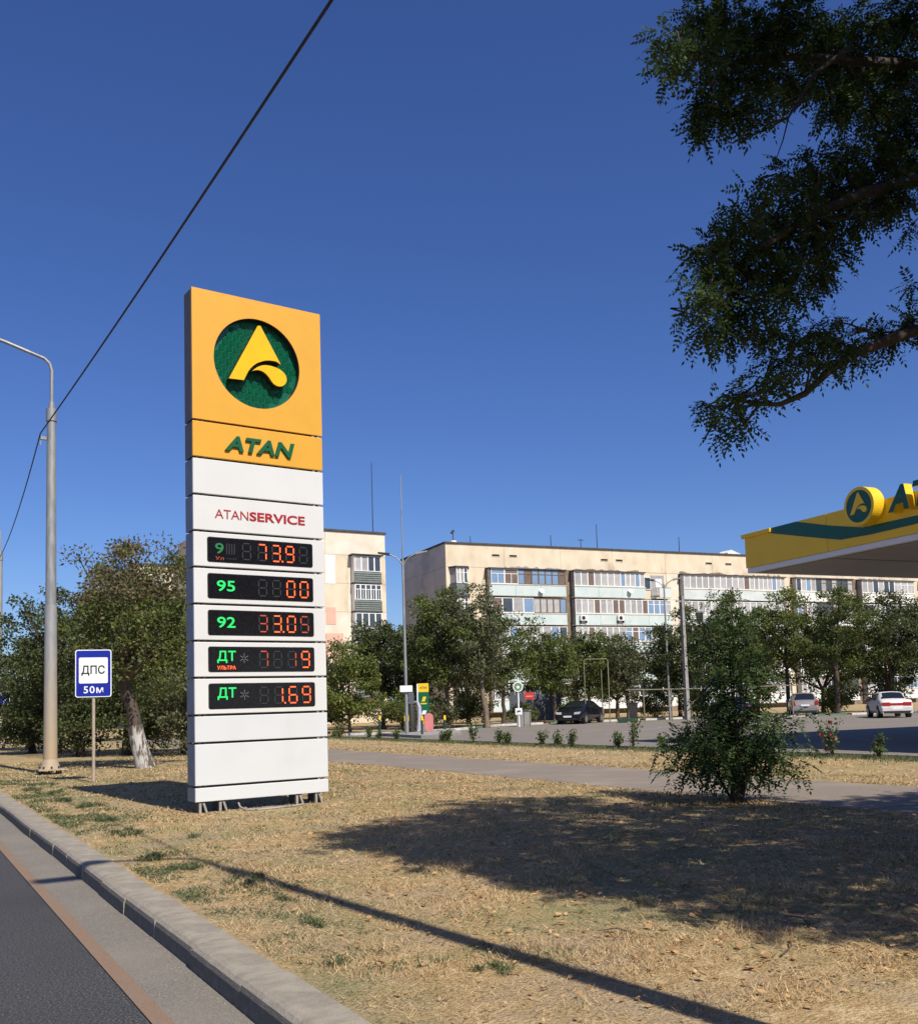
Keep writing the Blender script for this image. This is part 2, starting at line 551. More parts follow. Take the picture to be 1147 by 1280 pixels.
# cement smears in the joints between the stones
sm = MB()
for i in range(-3, 30):
    y = i + .35
    sm.box(1.668, y - .012, -.02, 1.90, y + .012, .112 + random.uniform(-.02, .02))
tag(sm.build('mortar', M['concrete'], kerb), kind='stuff')


def wob(y, k, amp=.07):
    return amp * (math.sin(y * 1.7 + k) + .6 * math.sin(y * 3.9 + 2 * k) + .4 * math.sin(y * 9.1 + k * 3))


ys = [-30 + .5 * i for i in range(180)]
left = [(10.46 + wob(y, 1) + max(0, y - 26) * -.01, y) for y in ys]
right = [(13.42 + wob(y, 4), y) for y in ys]
pth = MB()
n_ = len(ys)
pth.add([(x, y, GZ + .004) for x, y in left] + [(x, y, GZ + .004) for x, y in right],
        [(i, n_ + i, n_ + i + 1, i + 1) for i in range(n_ - 1)])
tag(pth.build('footpath', M['path']), kind='structure')
crack = MB()
for y in (8.2, 12.6, 16.9, 21.5, 28.0):
    pts = [(10.5 + .25 * i, y + random.uniform(-.05, .05)) for i in range(12)]
    for a, b in zip(pts, pts[1:]):
        crack.add([(a[0], a[1] - .006, GZ + .006), (b[0], b[1] - .006, GZ + .006), (b[0], b[1] + .007, GZ + .006), (a[0], a[1] + .007, GZ + .006)], [(0, 1, 2, 3)])
tag(crack.build('path_crack', M['roofedge']), kind='structure')

KFAR = [(20.4, 47.2), (22.6, 46.0), (27.4, 47.6), (33.2, 52.6), (36.6, 52.2), (40.3, 51.9), (43.4, 50.9), (46.2, 50.2), (48.4, 45.6), (50.4, 43.6), (55.0, 42.3), (60.0, 40.6), (70.0, 36.0)]
lot = [(19.45, -30), (19.25, 15), (19.1, 25), (19.3, 36), (19.6, 48)] + KFAR + [(75, 30), (75, -30)]
sheet('forecourt', [lot], GZ + .004, M['lot'])
sheet('forecourt_marking', [[(22 + i * 2.6, 19.2 - .3 * i), (22.1 + i * 2.6, 19.2 - .3 * i), (24.0 + i * 2.6, 21.6 - .3 * i), (23.9 + i * 2.6, 21.6 - .3 * i)] for i in range(6)]
      + [[(26, 33), (38, 40.4), (38, 40.6), (26, 33.2)]], GZ + .008, M['line'])

bed = empty('forecourt_kerb', (0, 0, 0))
bed['kind'] = 'structure'
kb = MB()
kb.box(0, 0.006, -.1, .13, .994, .055)
km = kb.mesh('kerb_stone', M['concrete'])
for i in range(-2, 48):
    y = i
    x = 19.2 + (.004 * abs(y - 25)) - .13
    link('kerb_stone', km, bed, (x, y, GZ), random.uniform(-.01, .01))

pk = empty('painted_kerb', (0, 0, 0))
pk['kind'] = 'structure'
kb = MB()
kb.box(0.01, 0, -.1, 1.24, .18, .13)
kw, kg = kb.mesh('kerb_stone', M['kerbwhite']), kb.mesh('kerb_stone', M['kerbgreen'])
k_ = 0
for a, b in zip(KFAR, KFAR[1:]):
    L_ = math.hypot(b[0] - a[0], b[1] - a[1])
    ang = math.atan2(b[1] - a[1], b[0] - a[0])
    nn = max(1, int(L_ / 1.25))
    for i in range(nn):
        t = i / nn
        link('kerb_stone', kg if (k_ // 2) % 3 == 1 else kw, pk, (a[0] + (b[0] - a[0]) * t, a[1] + (b[1] - a[1]) * t, GZ), ang)
        k_ += 1
# raised island for the tyre and vacuum equipment
isl = MB()
isl.prism([(20.2, 38.6), (20.9, 37.9), (23.4, 40.6), (26.4, 46.6), (23.4, 45.95), (20.9, 44.4)], GZ, GZ + .13, axis='z')
tag(isl.build('island', M['concrete'], bevel=.03), kind='structure')


# ------------------------------------------------------------------ price pylon
PY = empty('price_pylon', (4.87, 14.335, 0), math.radians(4.63),
           'tall yellow and white fuel price sign with round logo, standing on the dry verge', 'price sign')
HW = 1.053
ZL = [7.89, 5.885, 5.325, 4.775, 4.235, 3.70, 3.16, 2.62, 2.085, 1.545, 1.145, .525, .295]
DP = .36
GAP = .032
core = MB()
core.box(-HW + .10, .06, .32, HW - .10, DP - .025, 5.9)
core.box(-HW + .10, .17, 5.9, HW - .10, DP - .025, 7.83)
core.build('frame', M['frame'], PY)


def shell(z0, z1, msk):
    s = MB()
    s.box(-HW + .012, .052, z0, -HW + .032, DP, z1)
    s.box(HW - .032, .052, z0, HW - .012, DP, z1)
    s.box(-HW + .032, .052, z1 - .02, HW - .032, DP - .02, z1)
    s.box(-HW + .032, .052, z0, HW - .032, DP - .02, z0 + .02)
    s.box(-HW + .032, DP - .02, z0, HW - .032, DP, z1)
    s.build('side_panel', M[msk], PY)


# logo panel with a round opening
LC, LR = (-.02, 6.893), .70
z0, z1 = ZL[1] + GAP / 2, ZL[0]
angs = sorted(set([2 * PI * i / 72 for i in range(72)] + [math.atan2(zz - LC[1], xx - LC[0]) % (2 * PI) for xx in (-HW, HW) for zz in (z0, z1)]))


def onrect(a):
    dx, dz = math.cos(a), math.sin(a)
    ts = []
    if dx > 1e-9: ts.append((HW - LC[0]) / dx)
    if dx < -1e-9: ts.append((-HW - LC[0]) / dx)
    if dz > 1e-9: ts.append((z1 - LC[1]) / dz)
    if dz < -1e-9: ts.append((z0 - LC[1]) / dz)
    t = min(ts)
    return (LC[0] + dx * t, LC[1] + dz * t)


lp = MB()
na = len(angs)
cin = [(LC[0] + LR * math.cos(a), LC[1] + LR * math.sin(a)) for a in angs]
cout = [onrect(a) for a in angs]
lp.add([(x, 0, z) for x, z in cout] + [(x, 0, z) for x, z in cin] + [(x, .13, z) for x, z in cin] + [(x, .05, z) for x, z in cout],
       [(i, (i + 1) % na, na + (i + 1) % na, na + i) for i in range(na)]
       + [(3 * na + i, 3 * na + (i + 1) % na, (i + 1) % na, i) for i in range(na)])
lp.build('logo_panel', M['yellow'], PY)
rw = MB()
rw.add([(x, .012, z) for x, z in cin] + [(x, .13, z) for x, z in cin] + [(x, .0, z) for x, z in cin],
       [(i, (i + 1) % na, na + (i + 1) % na, na + i) for i in range(na)])
rw.add([(x, .0, z) for x, z in cin] + [(x, .012, z) for x, z in cin], [(i, (i + 1) % na, na + (i + 1) % na, na + i) for i in range(na)], 1)
rw.build('recess_wall', [M['frame'], M['yellow']], PY)
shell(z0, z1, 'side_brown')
dk = MB()
dk.prism(circle(LC[0], LC[1], LR + .02, 64), .125, .15)
disc = dk.build('logo_disc', M['green'], PY)
sc = MB()
row = 0
zz = LC[1] - LR
while zz < LC[1] + LR:
    xx = LC[0] - LR + (.06 if row % 2 else 0)
    while xx < LC[0] + LR:
        if math.hypot(xx - LC[0], zz - LC[1]) < LR - .05:
            ring = [(xx + .055 * math.cos(PI / 3 * k + PI / 6), .092 + .030 * (1 - math.sin(PI / 3 * k + PI / 6)) / 2, zz + .055 * math.sin(PI / 3 * k + PI / 6)) for k in range(6)]
            base = [(q[0], .126, q[2]) for q in ring]
            sc.add(ring + base, [(0, 1, 2, 3, 4, 5)] + [(6 + k, 6 + (k + 1) % 6, (k + 1) % 6, k) for k in range(6)])
        xx += .116
    zz += .100
    row += 1
rel = sc.build('scale_relief', M['green'], disc)
rel['kind'] = 'stuff'
TRI = [(-.025, 7.479), (.019, 7.488), (.348, 6.933), (.283, 6.968), (.215, 6.972), (.153, 6.966), (.085, 6.952), (.024, 6.925), (-.045, 6.89), (-.105, 6.84), (-.155, 6.785), (-.195, 6.724), (-.26, 6.588), (-.496, 6.577)]
DROP = [(-.125, 6.752), (-.08, 6.795), (-.029, 6.835), (.035, 6.866), (.1, 6.882), (.18, 6.884), (.255, 6.874), (.33, 6.855), (.386, 6.822), (.425, 6.78), (.442, 6.736), (.444, 6.69), (.422, 6.64), (.38, 6.60), (.329, 6.581), (.275, 6.585), (.225, 6.607), (.185, 6.65), (.149, 6.7), (.105, 6.742), (.06, 6.769), (.015, 6.782), (-.03, 6.784), (-.08, 6.772)]
e = MB()
e.prism(TRI, -.035, -.010, 0)
e.prism([(LC[0] + (x - LC[0]) * .985, 6.98 + (z - 6.98) * .985) for x, z in TRI], -.0095, .126, 1)
e.build('emblem', [M['logo_yellow'], M['frame']], PY, bevel=.004)
e = MB()
e.prism(DROP, -.035, -.010, 0)
e.prism([(.16 + (x - .16) * .97, 6.74 + (z - 6.74) * .97) for x, z in DROP], -.0095, .126, 1)
e.build('emblem', [M['logo_yellow'], M['frame']], PY, bevel=.004)


def panel(i, key, sidekey):
    b = MB()
    b.box(-HW, 0, ZL[i + 1] + GAP / 2, HW, .05, ZL[i] - GAP / 2)
    o = b.build('panel', M[key], PY, bevel=.008)
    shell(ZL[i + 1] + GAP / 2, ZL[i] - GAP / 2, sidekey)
    return o


p_ = panel(1, 'yellow', 'side_brown')
text_mesh('lettering', 'ATAN', -.565, .56, 5.475, 5.705, -.035, .034, [M['green_text'], M['green_text']], p_, shear=.22, bold=.033, spacing=1.06)
panel(2, 'white', 'side')
p_ = panel(3, 'white', 'side')
text_mesh('lettering', 'ATAN', -.727, -.205, 4.440, 4.574, -.006, .005, M['red_text'], p_)
text_mesh('lettering', 'SERVICE', -.185, .727, 4.437, 4.577, -.006, .005, M['red_text'], p_, bold=.028)

SEG = {'a': ((.12, .96), (.88, .96)), 'b': ((.94, .90), (.94, .54)), 'c': ((.94, .46), (.94, .10)), 'd': ((.12, .04), (.88, .04)),
       'e': ((.06, .10), (.06, .46)), 'f': ((.06, .90), (.06, .54)), 'g': ((.12, .50), (.88, .50))}
NUM = {'0': 'abcdef', '1': 'bc', '2': 'abged', '3': 'abgcd', '5': 'afgcd', '6': 'afgedc', '7': 'abc', '9': 'abfgcd', '8': 'abcdefg', ' ': ''}


def seven(ch, x, z, w, h, y, parent, lit=1, dot=False):
    """seven-segment figure centred at x, bottom at z. materials: 0 lit, 1 off, 2 dim"""
    b = MB()
    on = NUM[ch]
    for s, ((ax, az), (bx, bz)) in SEG.items():
        k = lit if s in on else 1
        th = .0095 if k != 1 else .0085
        x0, x1 = x + w * (min(ax, bx) - .5), x + w * (max(ax, bx) - .5)
        q0, q1 = z + h * min(az, bz), z + h * max(az, bz)
        if abs(ax - bx) < .01:
            poly = [(x0, q0 + .002), (x0 + th, q0 + th), (x0 + th, q1 - th), (x0, q1 - .002), (x0 - th, q1 - th), (x0 - th, q0 + th)]
        else:
            poly = [(x0 + .002, q0), (x0 + th, q0 + th), (x1 - th, q0 + th), (x1 - .002, q0), (x1 - th, q0 - th), (x0 + th, q0 - th)]
        b.prism(poly, y - (.003 if k != 1 else .0015), y + .004, m=k)
    if dot:
        b.prism(circle(x + w * .72, z + .012, .014, 10), y - .003, y + .004, m=lit)
    return b.build('digit', [M['led_orange'], M['led_off'], M['led_dim']], parent)


rows = {4: ('95u', [('8', .356, 1, 0), ('7', .504, 0, 0), ('3', .64, 0, 1), ('9', .775, 0, 0), ('8', .91, 1, 0)]),
        5: ('95', [('8', .505, 1, 0), ('8', .64, 1, 0), ('0', .78, 0, 0), ('0', .912, 0, 0)]),
        6: ('92', [('3', .505, 2, 0), ('3', .64, 0, 1), ('0', .78, 0, 0), ('5', .912, 2, 0)]),
        7: ('ДТ*у', [('7', .505, 2, 0), ('8', .64, 1, 0), ('1', .78, 2, 0), ('9', .915, 0, 0)]),
        8: ('ДТ*', [('8', .505, 1, 0), ('1', .645, 0, 1), ('6', .785, 0, 0), ('9', .918, 0, 0)])}
DX0, DX1 = -.838, .838
for i, (kindtxt, digs) in rows.items():
    p_ = panel(i, 'white', 'side')
    zc = (ZL[i] + ZL[i + 1]) / 2
    b = MB()
    b.prism(rrect(DX0 - .012, DX1 + .012, zc - .187, zc + .187, .035), -.004, .002)
    b.build('display_surround', M['frame'], p_)
    b = MB()
    b.prism(rrect(DX0, DX1, zc - .178, zc + .178, .028), -.008, .002)
    ds = b.build('display', M['screen'], PY)
    Wd = DX1 - DX0
    for ch, fr, lit, dot in digs:
        seven(ch, DX0 + Wd * fr, zc - .132, .142, .262, -.0095, ds, lit, dot)
    yl = -.0115
    if kindtxt == '95u':
        text_mesh('grade_text', '9', -.73, -.60, zc - .06, zc + .10, yl, .006, M['led_green_dim'], ds, bold=.01)
        text_mesh('grade_text', 'Ул', -.725, -.60, zc - .15, zc - .10, yl, .006, M['led_dim'], ds)
        b = MB()
        for q in range(4):
            b.box(-.56 + .04 * q, -.0095, zc - .06, -.545 + .04 * q, -.008, zc + .10)
        b.box(-.56, -.0095, zc - .13, -.40, -.008, zc - .12)
        b.build('unlit_grade', M['led_off'], ds)
    elif kindtxt in ('95', '92'):
        text_mesh('grade_text', kindtxt, -.71, -.43, zc - .075, zc + .085, yl, .006, M['led_green'], ds, bold=.010)
    else:
        text_mesh('grade_text', 'ДТ', -.715, -.43, zc - .055, zc + .125, yl, .006, M['led_green'], ds, bold=.012)
        b = MB()
        cx, cz = -.30, zc + .015
        for k in range(6):
            a = PI / 3 * k + PI / 6
            for rr in (.025, .045, .065):
                b.prism(circle(cx + rr * math.cos(a), cz + rr * math.sin(a), .008, 6), yl, yl + .004)
        b.build('snowflake', M['led_faint'], ds)
        if kindtxt.endswith('у'):
            text_mesh('grade_text', 'УЛЬТРА', -.715, -.43, zc - .150, zc - .095, yl, .006, M['led_orange'], ds, bold=.004)
panel(9, 'white_cool', 'side')
panel(10, 'white_cool', 'side')
panel(11, 'white_cool', 'side')
for fx in (-.93, -.63, .58, .90):
    b = MB()
    b.box(fx - .06, .10, .10, fx + .06, .30, .33, 0)
    b.prism([(fx - .065, .10), (fx - .03, .10), (fx - .028, .293), (fx - .065, .293)], .02, .07, 1)
    b.prism([(fx + .055, .10), (fx + .085, .10), (fx + .02, .293), (fx - .012, .293)], .02, .07, 1)
    b.build('leg', [M['frame'], M['concrete']], PY)
for z_ in ZL[1:-1]:
    for x_ in (-.98, -.90, .90, .99):
        b = MB()
        b.box(x_ - .018, .012, z_ - GAP / 2 + .001, x_ + .018, .058, z_ + GAP / 2 - .001)
        b.build('fixing', M['galv' if x_ > 0 else 'frame'], PY)
b = MB()
b.box(-.75, .10, .05, .75, .36, .152)
b.build('footing', M['concrete'], PY)
cd = MB()
cd.tube([(4.45, 14.27, .26), (4.46, 14.22, .20), (4.52, 14.12, .165), (4.7, 14.05, .162), (4.95, 14.08, .163), (5.25, 14.14, .166), (5.42, 14.22, .17)], .016, 6)
tag(cd.build('conduit', M['concrete']), 'thin grey conduit lying on the ground beneath the price sign', 'conduit')


# ------------------------------------------------------------------ street lamps, cables, signs
def lamp_post(x, y, label, group='tapered street lamp posts along the verge', k=1.0):
    ka = 1.0 if k == 1.0 else .62
    r = empty('street_lamp', (x, y, GZ), 0, label, 'street lamp', group)
    b = MB()
    b.tube([(0, 0, .36), (0, 0, 2.3), (0, 0, 4.25)], [.168 * k, .156 * k, .146 * k], 20)
    b.build('pole_foot', M['pole_lower'], r)
    b = MB()
    b.tube([(0, 0, 4.25), (0, 0, 9.05)], [.132 * k, .112 * k], 20)
    b.build('pole', M['galv'], r)
    b = MB()
    b.tube([(0, 0, 9.0), (0, 0, 9.32)], .135 * k, 20)
    b.tube([(0, 0, 9.32), (0, 0, 9.5)], [.08, .07], 12)
    b.build('collar', M['galv'], r)
    b = MB()
    b.tube([(0, 0, 9.4), (0, 0, 10.35), (-.05, .0, 10.52), (-.18 * ka, 0, 10.64), (-1.1 * ka, .0, 10.93), (-1.3 * ka, 0, 10.98)], .045, 10)
    b.build('arm', M['galv'], r)
    b = MB()
    b.frustum(-1.3 * ka - .25, 0, 10.93, 11.06, .34, .14, .26, .09)
    b.build('lamp_head', M['galv'], r, bevel=.03)
    b = MB()
    b.frustum(0, 0, .10, .14, .30, .30, .30, .30)
    b.tube([(0, 0, .14), (0, 0, .38)], [.24, .165], 20)
    b.build('base_plate', M['pole_base'], r)
    for k in range(8):
        a = 2 * PI * k / 8
        b = MB()
        b.tube([(.25 * math.cos(a), .25 * math.sin(a), -.02), (.25 * math.cos(a), .25 * math.sin(a), .2)], .022, 6)
        b.build('anchor_bolt', M['frame'], r)
    b = MB()
    b.box(-.27, -.05, 8.5, -.12, .03, 8.58)
    b.box(-.27, -.03, 8.35, -.25, .01, 8.58)
    b.build('bracket', M['galv'], r)
    return r


lamp_post(3.56, 26.8, 'tall grey lamp post with rusty beige foot, standing by the whitewashed tree')
lamp_post(4.62, 52.0, 'distant lamp post carrying the round blue sign at the edge of view')
lamp_post(3.56, .55, 'lamp post behind the viewer whose shadow crosses the verge and kerb', k=.66)


def span(name, a, b, sag, label):
    pts = []
    for i in range(33):
        t = i / 32
        pts.append((a[0] + (b[0] - a[0]) * t, a[1] + (b[1] - a[1]) * t, a[2] + (b[2] - a[2]) * t - sag * 4 * t * (1 - t)))
    w = MB()
    w.tube(pts, .016, 8)
    tag(w.build(name, M['cable']), label, 'cable', 'overhead cables strung along the lamp posts')


span('overhead_cable', (3.32, .55, 7.60), (3.29, 26.75, 8.80), .12, 'black overhead cable rising across the sky to the near lamp post')
span('overhead_cable', (3.29, 26.75, 8.80), (4.36, 52.0, 8.90), .55, 'black overhead cable dropping left from the near lamp post')

sg = empty('road_sign', (3.88, 22.66, GZ), math.radians(-12), 'blue rectangular road sign lettered ДПС 50м on a thin beige post', 'road sign')
b = MB()
b.tube([(0, 0, -.05), (0, 0, 2.85)], .035, 10)
b.build('post', M['post'], sg)
b = MB()
b.prism(rrect(-.37, .37, 1.83, 2.86, .05), -.05, -.038, 0)
b.build('board', M['signwhite'], sg)
b = MB()
b.prism(rrect(-.35, .35, 1.85, 2.84, .04), -.054, -.0505, 0)
fc = b.build('sign_face', M['blue'], sg)
b = MB()
b.prism(rrect(-.295, .295, 2.13, 2.69, .03), -.057, -.0545, 0)
b.build('white_field', M['signwhite'], fc)
text_mesh('lettering', 'ДПС', -.245, .235, 2.295, 2.52, -.060, .002, M['black'], fc, bold=.018)
text_mesh('lettering', '50м', -.20, .20, 1.915, 2.07, -.058, .003, M['signwhite'], fc, bold=.014, spacing=1.15)
b = MB()
b.box(-.3, -.036, 2.2, .3, -.03, 2.24)
b.box(-.3, -.036, 2.55, .3, -.03, 2.59)
b.build('clamp', M['galv'], sg)

rs = empty('round_sign', (4.60, 51.7, GZ), math.radians(-4), 'round blue sign above a small square blue plate with white arrow', 'road sign')
b = MB()
b.prism(circle(0, 2.95, .36, 32), -.06, -.04)
b.build('board', M['signwhite'], rs)
b = MB()
b.prism(circle(0, 2.95, .335, 32), -.064, -.0605)
b.build('sign_face', M['blue'], rs)
b = MB()
b.prism(rrect(-.03, .46, 2.02, 2.52, .03), -.07, -.05)
b.build('plate', M['signwhite'], rs)
b = MB()
b.prism(rrect(-.01, .44, 2.04, 2.50, .03), -.074, -.0705)
pf = b.build('plate_face', M['blue'], rs)
b = MB()
b.prism([(.17, 2.08), (.25, 2.08), (.25, 2.22), (.33, 2.22), (.33, 2.32), (.38, 2.32), (.29, 2.45), (.20, 2.32), (.25, 2.32), (.25, 2.28), (.17, 2.28)], -.078, -.0745)
b.build('arrow', M['signwhite'], pf)


def double_lamp(d, x, y, h, label, rotz, mast=0.0, armlen=.62):
    r = empty('double_lamp', (x, y, GZ), rotz, label, 'street lamp', 'thin two armed lamps round the forecourt')
    b = MB()
    b.tube([(0, 0, 0), (0, 0, h)], [.085, .05], 10)
    b.build('pole', M['galv'], r)
    if mast:
        b = MB()
        b.tube([(0, 0, h), (0, 0, mast)], [.035, .02], 6)
        b.build('mast', M['galv'], r)
    for s in (-1, 1):
        b = MB()
        b.tube([(0, 0, h - .35), (s * .12, 0, h - .1), (s * .3, 0, h + .10), (s * armlen, 0, h + .25)], .03, 6)
        a = b.build('arm', M['galv'], r)
        b = MB()
        b.prism([(s * armlen, h + .20), (s * (armlen + .55), h + .32), (s * (armlen + .55), h + .37), (s * armlen, h + .31)], -.14, .14)
        b.build('lamp_head', M['frame'] if s < 0 else M['galv'], a)
    return r


dl = double_lamp(46, 21.05, 41.6, 8.35, 'thin grey double armed lamp with a tall needle mast beside the price sign', math.radians(-30), 12.4)
b = MB()
b.box(-.30, -.10, 2.08, .28, -.08, 2.38)
tag(b.build('info_plate', M['signwhite'], loc=(21.05, 41.55, GZ), rotz=math.radians(-28)), 'small blank white plate fixed to the needle mast lamp', 'sign')
double_lamp(55, 44.6, 49.9, 9.0, 'thin grey double armed lamp standing in front of the long apartment block', math.radians(-38))

b = empty('concrete_pole', (44.55, 48.2, GZ), 0, 'grey square concrete pole among the trees beside the forecourt lamp', 'pole')
q = MB()
q.frustum(0, 0, 0, 8.0, .14, .14, .09, .09)
q.build('shaft', M['concrete'], b)
q = MB()
q.box(-.5, -.05, 7.6, .5, .05, 7.7)
q.build('crossbar', M['concrete'], b)
b = empty('floodlight_pole', (46.4, 48.6, GZ), math.radians(140), 'slim dark pole with a black floodlight box on top', 'floodlight')
q = MB()
q.tube([(0, 0, 0), (0, 0, 6.4)], [.07, .05], 8)
q.build('pole', M['frame'], b)
q = MB()
q.prism([(-.18, 6.4), (.18, 6.4), (.24, 7.0), (-.24, 7.0)], -.2, .2)
q.build('lamp_box', M['frame'], b, bevel=.03)

# ------------------------------------------------------------------ apartment blocks
_unit = {}


def window_unit(w, h, pane, frame='winframe', style=0):
    key = (round(w, 2), round(h, 2), pane, frame, style)
    if key in _unit: return _unit[key]
    b = MB()
    t = .065
    b.box(0, -.05, 0, t, .03, h, 0)
    b.box(w - t, -.05, 0, w, .03, h, 0)
    b.box(t, -.05, h - t, w - t, .03, h, 0)
    b.box(t, -.05, 0, w - t, .03, t, 0)
    if style == 1:
        b.box(t, -.045, h * .66, w - t, .025, h * .66 + .06, 0)
    if style == 2:
        b.box(t, -.045, h * .66, w - t, .025, h * .66 + .06, 0)
        b.box(w / 2 - .03, -.045, t, w / 2 + .03, .025, h * .66, 0)
    b.box(t, -.012, t, w - t, 0, h - t, 1)
    _unit[key] = b.mesh('window', [M[frame], M[pane]])
    return _unit[key]


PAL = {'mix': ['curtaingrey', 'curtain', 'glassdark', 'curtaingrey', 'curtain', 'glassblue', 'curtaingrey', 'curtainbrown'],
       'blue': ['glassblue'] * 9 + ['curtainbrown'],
       'dark': ['glassdark', 'curtaingrey', 'glassdark', 'curtain', 'glassdark'],
       'pale': ['curtain', 'curtaingrey', 'curtain', 'curtain', 'glassblue'],
       'warm': ['curtainbrown', 'curtaingrey', 'curtaingrey', 'curtain', 'curtaingrey']}
PITCHZ = 2.87
wr = random.Random(11)


def balcony(parent, s0, s1, k, band, runs, ext=.75, top=14.85):
    """one loggia of a storey; runs: list of (start, end, unit width, palette, frame, style)"""
    zt = top - PITCHZ * k
    zb, bt, bb = zt - 1.5, zt - 1.58, zt - 2.72
    b = MB()
    b.box(s0, -ext, bb, s1, 0, bb + .12, 1)
    if k == 0: b.box(s0 - .1, -ext - .15, zt + .01, s1 + .1, .02, zt + .10, 2)
    b.box(s0 + .05, -ext + .06, bb + .12, s0 + .11, 0, zt, 3)
    b.box(s1 - .11, -ext + .06, bb + .12, s1 - .05, 0, zt, 3)
    n = max(2, int(round((s1 - s0) / 3.1)))
    for i in range(n):
        a, c = s0 + (s1 - s0) * i / n, s0 + (s1 - s0) * (i + 1) / n
        b.box(a + .012, -ext - .04, bb + .05 + wr.uniform(-.03, .03), c - .012, -ext + .02, bt, 0)
    b.box(s0 - .03, -ext - .09, bt, s1 + .03, -ext + .05, bt + .06, 1)
    o = b.build('balcony', [M[band], M['creampale'], M['roofedge'], M['curtaingrey']], parent)
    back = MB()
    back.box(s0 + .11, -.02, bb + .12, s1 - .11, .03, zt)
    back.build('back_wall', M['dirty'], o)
    for a, c, w, pal, fr, st in runs:
        m = max(1, int(round((c - a) / w)))
        ww = (c - a) / m
        for i in range(m):
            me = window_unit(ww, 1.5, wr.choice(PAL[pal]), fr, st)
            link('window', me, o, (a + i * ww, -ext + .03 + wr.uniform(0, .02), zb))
    return o


AB = empty('apartment_block', (47.04, 83.73, 0), math.radians(-5.85),
           'long cream five storey apartment block with pale blue balcony bands and grey end wall', 'apartment block')
LEN = 78
b = MB()
b.box(.06, .06, .1, LEN, 12, 17.3)
b.build('wall', M['dirty'], AB)


def wall_panel(x0, z0, x1, z1, m, y=0.0, parent=AB):
    q = MB()
    q.box(x0 + .012, y, z0 + .012, x1 - .012, .07, z1 - .012)
    return q.build('wall_panel', M[m], parent)


xs = [0, 6.4, 12.9, 19.2, 25.9, 32.2, 38.5, 44.8, 51.2, 57.5, 63.8, 70.0, LEN]
for a, c in zip(xs, xs[1:]):
    wall_panel(a, 15.02, c, 17.3, 'cream')
for k in range(5):
    zt, zb = 15.02 - PITCHZ * k, 15.02 - PITCHZ * (k + 1)
    zb = max(zb, .2)
    wall_panel(0, zb, 4.25, zt, 'cream')
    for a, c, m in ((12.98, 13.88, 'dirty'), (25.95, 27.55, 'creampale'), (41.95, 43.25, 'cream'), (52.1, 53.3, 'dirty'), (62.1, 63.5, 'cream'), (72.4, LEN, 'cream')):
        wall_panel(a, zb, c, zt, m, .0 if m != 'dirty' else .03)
wall_panel(22.7, 15.02 - PITCHZ, 25.95, 15.02, 'cream', .03)
for i in range(4):
    for k in range(6):
        q = MB()
        a, c = .08 + 2.98 * i, .08 + 2.98 * (i + 1)
        zt = 17.3 if k == 0 else 15.02 - PITCHZ * (k - 1)
        zb = max(.2, 15.02 - PITCHZ * k)
        q.box(-.01, a + .012, zb + .012, .07, c - .012, zt - .012)
        q.build('wall_panel', M['gable'], AB)
b = MB()
b.box(-.12, -.12, 17.3, LEN + .1, .3, 17.46)
b.box(-.12, .3, 17.3, .3, 12.1, 17.46)
b.build('roof_edge', M['roofedge'], AB)
for s, z in ((5.05, 16.2), (7.0, 16.2), (17.75, 16.15), (19.6, 16.15), (31.3, 16.2), (34.0, 16.2), (44.5, 16.2), (47, 16.2)):
    q = MB()
    w = .82
    q.box(s - .05, -.03, z - .05, s + w + .05, .0, z + .24, 1)
    q.box(s, -.035, z, s + w, -.028, z + .19, 0)
    q.build('attic_vent', [M['black'], M['cream']], AB)

for x0, x1, zc_, sd in ((6.4, 12.9, 15.02, 3), (27.7, 36.5, 15.03, 4), (14.2, 22.4, 15.0, 6), (37, 41.8, 14.98, 8), (53.4, 58, 15.0, 9)):
    r_ = random.Random(sd)
    n_ = 16
    low = [(x0 + (x1 - x0) * i / n_, zc_ - .08) for i in range(n_ + 1)]
    up_ = [(x0 + (x1 - x0) * i / n_, zc_ + r_.uniform(.03, .30)) for i in range(n_, -1, -1)]
    q = MB()
    q.prism(low + up_, -.022, .0)
    q.build('cement_patch', M['concrete' if sd % 2 else 'dirty'], AB)
for s_, z_ in ((20.6, 12.75), (33.5, 12.6), (10.0, 12.55)):
    q = MB()
    q.tube([(s_, -.80, z_), (s_, -1.0, z_ + .1), (s_, -1.06, z_ + .14)], [.02, .05, .28], 12)
    q.build('satellite_dish', M['winframe'], AB)
